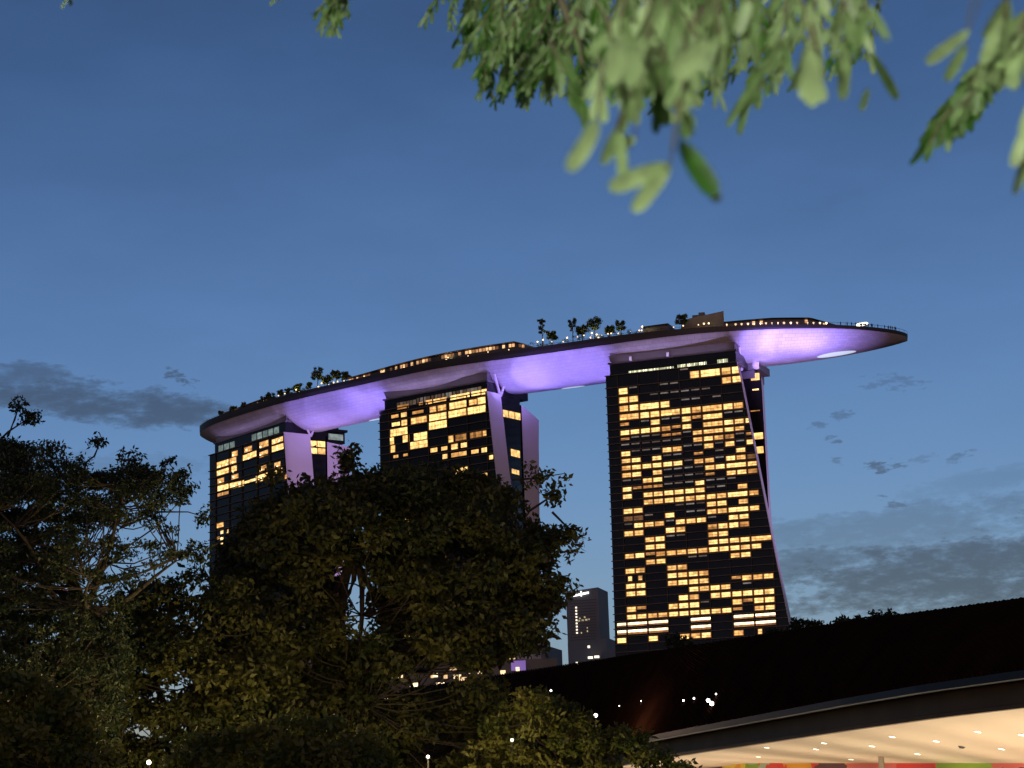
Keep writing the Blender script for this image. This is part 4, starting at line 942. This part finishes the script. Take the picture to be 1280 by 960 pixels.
for t, v_ in [(t, v) for t in np.linspace(.3, .98, 12) for v in (.15, .8)]:  # added uplights without fixtures, out of view, to brighten the ceiling
    c = cpt(t, v_); l = bpy.data.lights.new('ceiling_fill', 'AREA'); l.energy = 135 if v_ < .5 else 85; l.color = (1, .8, .56); l.shape = 'RECTANGLE'; l.size = 3.5; l.size_y = 1.6
    lo = bpy.data.objects.new('ceiling_fill', l); COL.objects.link(lo); lo.parent = pav; lo.location = np.array([c[0], c[1], 1.0]) - world_loc(pav); lo.rotation_euler = (pi, 0, 0)
# small spot lamps on the roof
for i, (x, y, r_, lab) in enumerate(((888, 890, 1.3, 'brightest twin head lamp on the dark roof, just above its gutter'), (745, 902, 1.1, 'white spot lamp before the left part of the dark roof'), (690, 868, .6, 'small spot lamp at the far left of the dark roof, by the tree'),
        (856, 883, .6, 'small lamp left of the twin spot lamp on the dark roof'), (868, 879.5, .55, 'second small lamp just left of the twin spot lamp'), (898, 877, .5, 'small lamp above and right of the twin spot lamp'), (774, 888, .3, 'faint lamp in the middle of the dark roof'), (802, 885, .3, 'faint lamp right of the middle of the dark roof'))):
    best = None
    for t in np.linspace(0, 1, 200):
        for v in np.linspace(0, 1, 25):
            q = roofpt(t, v); a, b = proj(q); dd = (a - x) ** 2 + (b - y) ** 2
            if best is None or dd < best[0]: best = (dd, q)
    q = best[1]; q0 = q
    if i == 1: q = aty(x, y, q[1] - 16); q0 = np.array([q[0], q[1], 0])
    e = empty('lamp_post' if i == 1 else 'spot_lamp', q0, lab, 'lamp', 'spot lamps on the dark pavilion roof'); m = MB(); m.tube([q0, q + (0, 0, .25)], .018, 6); m.build('pole' if i == 1 else 'bracket', METAL, e)
    m = MB(); m.ball(q + (0, -.05, .32), .07 * r_ * q[1] / 90, 8, 6); 
    if i == 0: m.ball(q + (-.16, -.05, .47), .09, 8, 6)
    m.build('lamp_head', emit('spot_head', (1, .97, .92), 7), e)
    if i == 1:
        l = bpy.data.lights.new('lamp_light', 'POINT'); l.energy = {1: 500}[i]; l.color = (1, .62, .38); l.shadow_soft_size = .1; lo = bpy.data.objects.new('lamp_light', l); COL.objects.link(lo); lo.parent = e; lo.location = q - q0 + (0, -.3, .6)

# ------------------------------------------------------------------ trees
def in_poly(p, poly):
    x, y = p; c = False; n = len(poly)
    for i in range(n):
        x0, y0 = poly[i]; x1, y1 = poly[(i + 1) % n]
        if (y0 > y) != (y1 > y) and x < (x1 - x0) * (y - y0) / (y1 - y0) + x0: c = not c
    return c
def edge_dist(p, poly):
    best = 1e9; n = len(poly); p = np.array(p)
    for i in range(n):
        a, b = np.array(poly[i], float), np.array(poly[(i + 1) % n], float); t = np.clip((p - a) @ (b - a) / ((b - a) @ (b - a)), 0, 1); best = min(best, np.linalg.norm(p - a - t * (b - a)))
    return best
def branch(m, a, b, r0, r1, sag=.12, n=6, seg=6):
    a, b = np.asarray(a, float), np.asarray(b, float); L = np.linalg.norm(b - a); pts = []; w = rng.normal(size=3) * L * .035
    for i in range(seg + 1):
        t = i / seg; p = a + (b - a) * t; p = p + np.array([0, 0, -sag * L * sin(pi * t)]) + w * sin(2 * pi * t) ; pts.append(p)
    m.tube(pts, [r0 + (r1 - r0) * i / seg for i in range(seg + 1)], n); return pts
def big_tree(name, lab, poly, Y, dep, nclump, rclump, nleaf, lsize, matl, trunk_px, fork_px, r0, holes=(), group=None, dens_bottom=None, flat=.6, limbs=7, cat='tree', clump_y=None, aspect=.5):
    """crown built clump by clump through a rounded volume; trunk, limbs and branches reach every clump"""
    base = aty(trunk_px, 1000, Y); base[2] = 0; fork = aty(*fork_px, Y)
    r = empty(name, base, lab, cat, group); xs = [p[0] for p in poly]; ysl = [p[1] for p in poly]
    cents = []; tries = 0
    while len(cents) < nclump and tries < nclump * 60:
        tries += 1; p = (random.uniform(min(xs), max(xs)), random.uniform(min(ysl), max(ysl)))
        if not in_poly(p, poly): continue
        if any(((p[0] - hx) / hr) ** 2 + ((p[1] - hy) / hs) ** 2 < 1 for hx, hy, hr, hs in holes): continue
        if dens_bottom and random.random() > dens_bottom(p): continue
        ed = edge_dist(p, poly); k = min(1, ed / 90.0); dd = dep * sqrt(1 - (1 - k) ** 2) * random.uniform(-1, 1)
        cents.append(aty(p[0], p[1], Y + dd))
    t = MB(); top = fork + np.array([0, 0, .1]); branch(t, base, top, r0, r0 * .7, 0, 10, 8)
    # limbs through farthest-point picks
    C = np.array(cents); pick = [int(rng.integers(len(C)))]
    while len(pick) < limbs:
        d = np.min([np.linalg.norm(C - C[i], axis=1) for i in pick], axis=0); pick.append(int(np.argmax(d)))
    nodes = []
    for i in pick:
        pts = branch(t, top - (0, 0, .15), fork + (C[i] - fork) * .88, r0 * .5, r0 * .1, .1, 7, 8); nodes += [(p, r0 * (.42 - .3 * k / 8)) for k, p in enumerate(pts) if k > 1]
    NP = np.array([n[0] for n in nodes])
    for c in C:
        d = np.linalg.norm(NP - c, axis=1) + 1.2 * np.maximum(0, NP[:, 2] - c[2]); k = int(np.argmin(d)); branch(t, NP[k], c, max(.015, nodes[k][1] * .4), .012, .08, 5, 4)
    t.build('trunk', BARK, r, smooth=True)
    rad = [np.array((1, 1, flat)) * rclump * random.uniform(.65, 1.25) for _ in C]
    leaves('crown', C, rad, [int(nleaf * random.uniform(.7, 1.2)) for _ in C], lsize, matl, r, aspect=aspect)
    return r
LG = leaf_mat('broad_leaf', (.022, .032, .010), (.07, .072, .018), .3)
LB = leaf_mat('feather_leaf', (.012, .022, .012), (.034, .046, .02), .3)
LC = leaf_mat('bush_leaf', (.04, .06, .012), (.12, .12, .03), .35)
# broad tree in the middle
poly = [(275, 740), (295, 690), (308, 650), (322, 622), (352, 614), (380, 602), (410, 600), (440, 590), (470, 596), (520, 592), (560, 594), (600, 596), (632, 610), (652, 622), (668, 636), (684, 665), (690, 700), (684, 740), (686, 770), (674, 810), (668, 840), (660, 880), (650, 990), (240, 990), (235, 880), (250, 790)]
big_tree('broad_tree', 'broad dense dark tree in the middle covering two tower bases', poly, 62, 4.2, 780, .62, 170, .20, LG, 434, (441, 690), .19, holes=((447, 752, 31, 58), (652, 832, 40, 22), (650, 874, 36, 20), (542, 846, 50, 26), (545, 938, 34, 20), (500, 812, 24, 16), (300, 880, 24, 20)), limbs=9)
tw = [r for r in COL.objects if r.name == 'broad_tree'][0]
# the spray of twigs reaching out on its right and a tuft on its top
sp_ = MB(); C2 = []; 
for pts in (((640, 600), (668, 598), (705, 592)), ((660, 640), (690, 620), (697, 616)), ((680, 680), (700, 668), (716, 690)), ((680, 720), (700, 730), (712, 735)), ((430, 590), (438, 575), (443, 566)), ((435, 590), (432, 576), (434, 564)), ((690, 640), (712, 662), (716, 672)), ((340, 605), (338, 594), (350, 588))):
    P = [aty(x, y, 61 + random.uniform(-1, 1) * .3) for x, y in pts]; t_ = MB(); t_.tube(P, [.04, .025, .012], 5); t_.build('side_twig', BARK, tw)
    for k in range(9):
        t = random.uniform(.2, 1.05); q = P[0] + (P[1] - P[0]) * t * 2 if t < .5 else P[1] + (P[2] - P[1]) * (t - .5) * 2; C2.append(q + rng.normal(size=3) * .12)
leaves('side_leaves', C2, [np.array((.26, .26, .2))] * len(C2), [16] * len(C2), .19, LG, tw)

# feathery tree on the left
poly = [(-60, 580), (-40, 545), (10, 548), (30, 555), (60, 556), (95, 566), (112, 588), (140, 596), (150, 582), (172, 577), (180, 592), (205, 584), (215, 597), (230, 612), (222, 630), (205, 648), (225, 660), (246, 690), (240, 702), (215, 712), (180, 730), (150, 780), (160, 860), (120, 990), (-80, 990), (-80, 600)]
def lowd(p):
    x, y = p
    if y > 760: return 1
    if x > 95 and 655 < y < 745: return .26
    if x > 60 and 615 < y < 700: return .8
    return .85 if x > 120 else 1
big_tree('feathery_tree', 'feathery spreading tree on the left with bare branches against the sky', poly, 50, 3.4, 1500, .31, 95, .105, LB, 88, (108, 760), .2, limbs=14, dens_bottom=lowd, flat=.45, aspect=.42)
tw = [r for r in COL.objects if r.name == 'feathery_tree'][0]
sp_ = MB(); C2 = []
for pts in (((110, 735), (150, 690), (200, 655), (236, 612)), ((110, 735), (180, 715), (230, 690), (262, 682)), ((105, 730), (98, 690), (85, 650), (60, 600)), ((112, 725), (140, 680), (150, 620), (170, 575)), ((110, 740), (128, 700), (130, 660), (128, 640)),
            ((-10, 560), (10, 540), (28, 528), (42, 520)), ((10, 545), (18, 525), (22, 512), (23, 505)), ((105, 580), (118, 570), (123, 558), (122, 545)), ((140, 640), (180, 615), (215, 590), (230, 592)), ((150, 660), (200, 640), (235, 640), (262, 648)), ((180, 715), (215, 700), (240, 688), (258, 700))):
    P = [aty(x, y, 50 + random.uniform(-1, 1) * .4) for x, y in pts]; t_ = MB(); t_.tube(P, [.035, .025, .015, .008], 5); t_.build('side_twig', BARK, tw)
    for k in range(7): C2.append(P[3] + (P[2] - P[3]) * random.uniform(0, .5) + rng.normal(size=3) * .1)
C2 += [aty(x + random.uniform(-12, 12), y + random.uniform(-5, 5), 50) for x, y in ((40, 520), (40, 522), (158, 572), (166, 568), (205, 578), (195, 585), (180, 590), (228, 600), (235, 608), (222, 615)) for _ in range(3)]
leaves('side_leaves', C2, [np.array((.16, .16, .1))] * len(C2), [18] * len(C2), .11, LB, tw)

# understorey between and below
poly = [(95, 800), (130, 765), (165, 745), (200, 730), (250, 715), (300, 735), (340, 790), (360, 860), (370, 1000), (90, 1000), (100, 850)]
big_tree('round_tree', 'lower round tree between the feathery tree and the broad tree', poly, 56, 2.6, 290, .55, 150, .17, LG, 200, (215, 890), .2, limbs=6)
poly = [(-70, 860), (-20, 840), (40, 850), (90, 870), (130, 900), (140, 1000), (-80, 1000)]
big_tree('leafy_shrub', 'yellow lit leafy shrub in the bottom left corner', poly, 36, 1.3, 100, .33, 130, .13, LC, 60, (50, 960), .1, limbs=5, cat='shrub')
poly = [(230, 930), (270, 925), (330, 900), (420, 905), (470, 925), (500, 1000), (220, 1000)]
big_tree('leafy_shrub', 'olive shrub at the bottom below the broad tree trunk', poly, 38, 1.3, 90, .34, 130, .14, LC, 350, (350, 975), .1, limbs=5, cat='shrub')
poly = [(560, 1000), (600, 925), (630, 880), (660, 862), (700, 878), (735, 897), (775, 908), (815, 928), (850, 945), (866, 962), (870, 1000)]
big_tree('leafy_shrub', 'bushy shrub at the bottom in front of the dark roof and lit ceiling', poly, 54, 1.8, 150, .38, 130, .15, LC, 700, (700, 960), .12, limbs=6, cat='shrub')
# trees poking above the roof on the right
for poly, lab in (([(985, 790), (992, 776), (1010, 775), (1024, 768), (1030, 772), (1036, 782), (1030, 792)], 'small ragged treetop above the roof just right of the nearest tower'),
                  ([(1045, 782), (1052, 774), (1062, 778), (1062, 786)], 'tiny sparse treetop above the roof between two others'), ([(1066, 782), (1074, 773), (1082, 777), (1084, 786)], 'small dark treetop touching the wider one above the roof'),
                  ([(1082, 784), (1088, 767), (1100, 765), (1114, 766), (1120, 774), (1118, 782)], 'wider flat treetop above the roof, rightmost of the row'),
                  ([(826, 812), (834, 797), (848, 794), (858, 800), (862, 812)], 'dark treetop above the roof before the lit base of the nearest tower'), ([(955, 798), (966, 790), (980, 788), (985, 796)], 'low treetop at the right foot of the nearest tower')):
    x0 = sum(p[0] for p in poly) / len(poly); big_tree('distant_tree', lab, poly, 230, 1.5, 16, .7, 45, .5, LB, x0, (x0, 812), .2, limbs=3, group='treetops above the dark roof', flat=.7)

# ------------------------------------------------------------------ garden lamps among the trees
GL = emit('garden_globe', (1, .86, .62), 9); 
lampspec = [(186, 953, 42, 'garden lamp at the bottom edge left of the middle', 250, .07), (265, 882, 60, 'garden lamp glimpsed low between round tree and broad tree', 450, .07), (100, 807, 60, 'garden lamp inside the feathery tree, nearest its trunk', 0, .07), (46, 817, 60, 'garden lamp left of the trunk in the feathery tree', 0, .08),
            (299, 730, 75, 'lamp high at the left edge of the broad tree', 0, .1), (535, 946, 50, 'garden lamp low under the broad tree', 350, .06), (640, 925, 54, 'garden lamp between broad tree and roof', 0, .06), (60, 790, 70, 'pale lamp seen through the left tree crown', 0, .09), (570, 751, 75, 'single white lamp shining through the right half of the broad tree', 0, .11), (311, 689, 75, 'small lamp near the top left of the broad tree', 0, .1)]
for (x, y, Y, lab, pw, rd) in lampspec:
    rd *= .6; pw *= .3
    p = aty(x, y, Y); b = np.array([p[0], p[1], 0]); e = empty('garden_lamp', b, lab, 'lamp', 'garden lamps among the trees'); m = MB(); m.tube([b, p - (0, 0, rd)], [.025, .02], 8); m.build('pole', METAL, e)
    m = MB(); m.ball(p, rd, 10, 8); m.build('globe', GL, e, smooth=True)
    if pw:
        l = bpy.data.lights.new('lamp_light', 'POINT'); l.energy = pw; l.color = (1, .74, .36); l.shadow_soft_size = .12; lo = bpy.data.objects.new('lamp_light', l); COL.objects.link(lo); lo.parent = e; lo.location = p - b + np.array([0, 0, rd + .2])
# a red and white signal behind the left tree
p = aty(80, 742, 58); b = np.array([p[0], p[1], 0]); e = empty('signal_mast', b, 'red signal light showing through the feathery tree', 'light'); m = MB(); m.tube([b, p], .05, 6); m.build('pole', METAL, e)
m = MB(); m.ball(p, .1, 8, 6); m.build('red_light', emit('signal_red', (1, .05, .06), 6), e)
# assumed path lamps, added this side of the trees, throw the warm light on their lower crowns (they stand below the frame)
for i, (x, Y, pw) in enumerate(((-11.5, 42, 420), (-6.0, 46, 1500), (-2.6, 47, 1700), (2.6, 48, 40))):
    b = np.array([x, Y, 0.0]); e = empty('assumed_path_lamp', b, f'{ordn[i]} from the left of the assumed short path lamps before the trees, below the frame', 'lamp', 'assumed path lamps in front of the trees'); m = MB(); m.tube([b, b + (0, 0, 1.0)], [.06, .05], 8); m.build('pole', METAL, e)
    m = MB(); m.ball(b + (0, 0, 1.1), .12, 10, 8); m.build('globe', GL, e, smooth=True)
    l = bpy.data.lights.new('lamp_light', 'POINT'); l.energy = pw; l.color = (1, .72, .3); l.shadow_soft_size = .12; lo = bpy.data.objects.new('lamp_light', l); COL.objects.link(lo); lo.parent = e; lo.location = (0, 0, 1.4)

# ------------------------------------------------------------------ overhanging branches close to the camera
LN = leaf_mat('near_leaflet', (.035, .13, .008), (.33, .48, .20), .32, .45)
nt = LN.node_tree; tx_ = nt.nodes.new('ShaderNodeTexCoord'); nz_ = nt.nodes.new('ShaderNodeTexNoise'); nz_.inputs['Scale'].default_value = 90; nz_.inputs['Detail'].default_value = 4
mr_ = nt.nodes.new('ShaderNodeMapRange'); mr_.inputs['From Min'].default_value = .3; mr_.inputs['From Max'].default_value = .7; mr_.inputs['To Min'].default_value = .55; mr_.inputs['To Max'].default_value = 1.25
ml_ = nt.nodes.new('ShaderNodeMix'); ml_.data_type = 'RGBA'; ml_.blend_type = 'MULTIPLY'; ml_.inputs[0].default_value = 1; pb_ = nt.nodes['Principled BSDF']; src_ = pb_.inputs['Base Color'].links[0].from_socket
nt.links.new(tx_.outputs['Object'], nz_.inputs['Vector']); nt.links.new(nz_.outputs['Fac'], mr_.inputs['Value']); nt.links.new(src_, ml_.inputs[6]); nt.links.new(mr_.outputs[0], ml_.inputs[7]); nt.links.new(ml_.outputs[2], pb_.inputs['Base Color'])
TWIG = mat('twig_bark', (.09, .085, .04), .8, 0, .3, 60)
ot = empty('overhanging_tree', (2.6, -.6, 0), 'out of focus pale green leaf sprays hanging into the top of the picture', 'tree')
tb = MB()
LV, LF, LTn = [], [], []
def leaflet(p, d, nrm, L, w, tone):
    d = d / np.linalg.norm(d); s = np.cross(d, nrm); s /= np.linalg.norm(s) + 1e-9; n = np.cross(s, d)
    prof = [(0, .16), (.14, .66), (.35, .92), (.62, 1.0), (.84, .92), (.95, .66), (1, .3)]; b = len(LV); cu = random.uniform(-.12, .18)
    for t, ww in prof:
        c = p + d * L * t - n * L * cu * t * t; LV.append(c + s * w * ww * .5 + n * w * .12 * ww); LV.append(c - n * 0); LV.append(c - s * w * ww * .5 + n * w * .12 * ww)
    for i in range(len(prof) - 1):
        for k in range(2): LF.append((b + i * 3 + k, b + i * 3 + k + 1, b + i * 3 + k + 4, b + i * 3 + k + 3)); LTn.append(tone)
def spray(x0, y0, x1, y1, d, L, npair, tone, spread=.5, bow=None):
    """one hanging leaf: a stalk from (x0,y0) to (x1,y1) at distance d, with folded leaflets in pairs"""
    a, b = aty(x0, y0, d * random.uniform(.98, 1.02)), aty(x1, y1, d); ax = b - a; ln = np.linalg.norm(ax); dr = ax / ln
    mid = (a + b) / 2 + crt * ln * (bow if bow is not None else random.uniform(-.12, .12)); pts = [a, mid * .5 + (a + b) / 4, b]
    tb.tube([a, (a + mid) / 2 + dr * ln * .02, mid, (b + mid) / 2, b], [.0011, .001, .0009, .0007, .0005], 5)
    for i in range(npair):
        t = (i + .6) / npair; p = (1 - t) ** 2 * a + 2 * t * (1 - t) * mid + t * t * b
        for sg in (-1, 1):
            sp2 = spread * random.uniform(.6, 1.3) * (1 - .45 * t); toward = -fwd * random.uniform(-.5, .5)
            dd = dr * (1 - .2 * sp2) + crt * sg * sp2 + toward * .5 + np.array([0, 0, -.15]); nr = -fwd + crt * random.uniform(-.9, .9) + cup * random.uniform(-.3, .3)
            leaflet(p, dd, nr, L * random.uniform(.8, 1.15), L * random.uniform(.2, .31), min(1, max(0, tone + random.uniform(-.22, .22))))
# fine, farther foliage on the left of the mass
env = [(526, 30), (535, 48), (550, 110), (575, 70), (605, 125), (630, 130), (665, 130), (690, 120), (720, 140), (750, 130), (800, 140), (850, 130), (900, 110), (925, 140), (950, 110), (1000, 105), (1060, 90), (1100, 105), (1118, 60)]
ex_, ey_ = [e[0] for e in env], [e[1] for e in env]
for k in range(190):
    x = random.triangular(526, 1100, 630); e = float(np.interp(x, ex_, ey_)); y1 = e * random.uniform(.25, 1.0); x0 = x + random.uniform(5, 55); y0 = y1 - random.uniform(50, 110)
    spray(x0, y0, x, y1, random.uniform(2.1, 3.0), .017, random.randint(6, 10), random.choice((.1, .2, .4, .65)), .55)
# middle distance
for k in range(34):
    x = random.uniform(700, 1105); e = float(np.interp(x, ex_, ey_)) + 10; y1 = e * random.uniform(.2, .95); x0 = x + random.uniform(-45, 30); y0 = y1 - random.uniform(60, 130)
    spray(x0, y0, x, y1, random.uniform(1.3, 1.8), .0185, random.randint(3, 6), random.choice((.05, .25, .6, .9)), .45)
# near pale leaflets: stated one by one, as they hang in front
near = [(790, -30, 770, 60, 3, .7), (815, -20, 800, 80, 4, .85), (760, 20, 745, 120, 3, .8), (835, -40, 845, 40, 3, .6), (870, 20, 858, 75, 1, 1.0), (865, 70, 858, 110, 1, .8), (905, -30, 898, 55, 3, .6),
        (940, -40, 935, 30, 3, .6), (1020, -60, 1014, 60, 3, .85), (1015, 30, 1012, 95, 2, 1), (1048, -60, 1052, 30, 2, .8), (1075, -50, 1085, 20, 2, .6), (780, 140, 772, 165, 1, .9), (800, 60, 788, 130, 3, .5), (830, 60, 826, 120, 3, .25), (985, -40, 975, 60, 3, .5)]
for (x0, y0, x1, y1, n, t) in near: spray(x0, y0, x1, y1, random.uniform(.85, 1.1), .022, n, t, .42)
def single(x0, y0, x1, y1, d, wpx, tone):
    a, b = aty(x0, y0, d), aty(x1, y1, d); leaflet(a, b - a, -fwd + crt * .2, np.linalg.norm(b - a), wpx / FPX * d, tone)
    up_ = (y1 - y0) / (abs(x1 - x0) + abs(y1 - y0) + 1e-6); c = aty(x0 + random.uniform(-6, 12), y0 - 34, d * 1.02); e = aty(x0 + random.uniform(-4, 14), y0 - 80, d * 1.05); 
    if wpx > 15: tb.tube([a, c, e], [.0003, .00045, .0006], 5)
for a in ((838, 205, 760, 236, .85, 25, 1.0), (838, 206, 792, 264, .85, 22, .95), (850, 176, 893, 246, .85, 30, .0), (880, 228, 899, 252, .87, 15, .9), (862, 140, 856, 172, .9, 22, .3), (748, 155, 712, 212, .8, 24, 1), (795, 172, 757, 190, .9, 20, .95), (745, 150, 728, 190, .85, 22, .9),
          (884, 50, 842, 100, .8, 27, 1), (872, 85, 850, 150, .9, 16, .9), (1212, 38, 1160, 78, 1.0, 17, .9), (1208, 55, 1184, 100, 1.05, 16, .6), (1090, 68, 1122, 124, 1.2, 14, .2), (1085, 110, 1077, 138, 1.2, 10, .5), (942, 80, 925, 168, 1.3, 12, .3), (958, 78, 905, 160, 1.3, 11, .4), (1012, 60, 1013, 134, .9, 28, .95), (1055, 55, 1056, 122, 1.1, 18, .6), (775, 40, 765, 105, .8, 26, .9), (800, 45, 786, 110, .82, 24, .85)): single(*a)
# right hand sprays
for k in range(34):
    t = k / 33; x = 1290 - 120 * t + random.uniform(-14, 14); y = 30 + 150 * t + random.uniform(-12, 8); spray(x + 28, y - 45, x, y, random.uniform(1.3, 1.7), .017, random.randint(4, 6), random.uniform(.1, .6), .5)
for a in ((1262, -20, 1240, 60, 3, .9), (1290, 0, 1262, 70, 3, .95), (1285, 20, 1268, 75, 2, 1), (1300, 100, 1285, 200, 3, 1)): spray(a[0], a[1], a[2], a[3], 1.0, .024, a[4], a[5], .4)
# tip sprays on the left of the top edge
for k in range(7): spray(425 + random.uniform(-5, 15), -25, 395 + k * 6, random.uniform(15, 40), 2.4, .018, 5, .4, .45)
for x in (345, 86): 
    spray(x + 10, -30, x, 0, 2.2, .016, 3, .7, .5)
# limbs and the trunk they belong to
tr = MB(); hub = aty(900, -700, 2.3); trunk_top = np.array([2.6, -.6, 2.2])
tr.tube([(2.6, -.6, 0), (2.55, -.5, 1.2), trunk_top, (2.2, .2, 3.0)], [.16, .14, .12, .09], 12)
tr.build('trunk', BARK, ot, smooth=True)
for x, y, d in ((690, -10, 2.3), (900, -40, 1.4), (1060, -40, 1.5), (1290, -10, 1.4), (420, -40, 2.3), (800, -40, .95), (345, -45, 2.2)):
    e = aty(x, y, d); tb.tube([(2.2, .2, 3.0), np.array((1.4, .8, 3.0)) * .5 + e * .5 + (0, 0, .2), e + (0.02, 0, .12), e], [.05, .02, .007, .004], 7)
tb.tube([aty(700, -5, 1.9), aty(712, 28, 1.9), aty(722, 52, 1.9), aty(728, 80, 1.9)], [.004, .0035, .003, .002], 7)
tb.build('branches', TWIG, ot)
me = bpy.data.meshes.new('foliage'); base = np.array([2.6, -.6, 0]); me.from_pydata([tuple(v - base) for v in LV], [], LF); a = me.attributes.new('tone', 'FLOAT', 'FACE'); a.data.foreach_set('value', LTn)
me.polygons.foreach_set('use_smooth', [True] * len(me.polygons)); me.materials.append(LN); o = bpy.data.objects.new('foliage', me); COL.objects.link(o); o.parent = ot
# assumed street lamp, out of view behind the photographer, added to light these leaves
b = np.array([-1.6, -2.6, 0.0]); e = empty('assumed_street_lamp', b, 'assumed street lamp out of view behind the photographer, lighting the near leaves', 'lamp'); m = MB(); m.tube([b, b + (0, 0, 3.2)], [.06, .04], 10); m.build('pole', METAL, e)
m = MB(); m.ball(b + (0, 0, 3.35), .16, 14, 10); m.build('globe', emit('assumed_street_globe', (1, .9, .72), 8), e, smooth=True)
l = bpy.data.lights.new('lamp_light', 'POINT'); l.energy = 800; l.color = (1, .95, .86); l.shadow_soft_size = .17; lo = bpy.data.objects.new('lamp_light', l); COL.objects.link(lo); lo.parent = e; lo.location = (0, .25, 3.3)
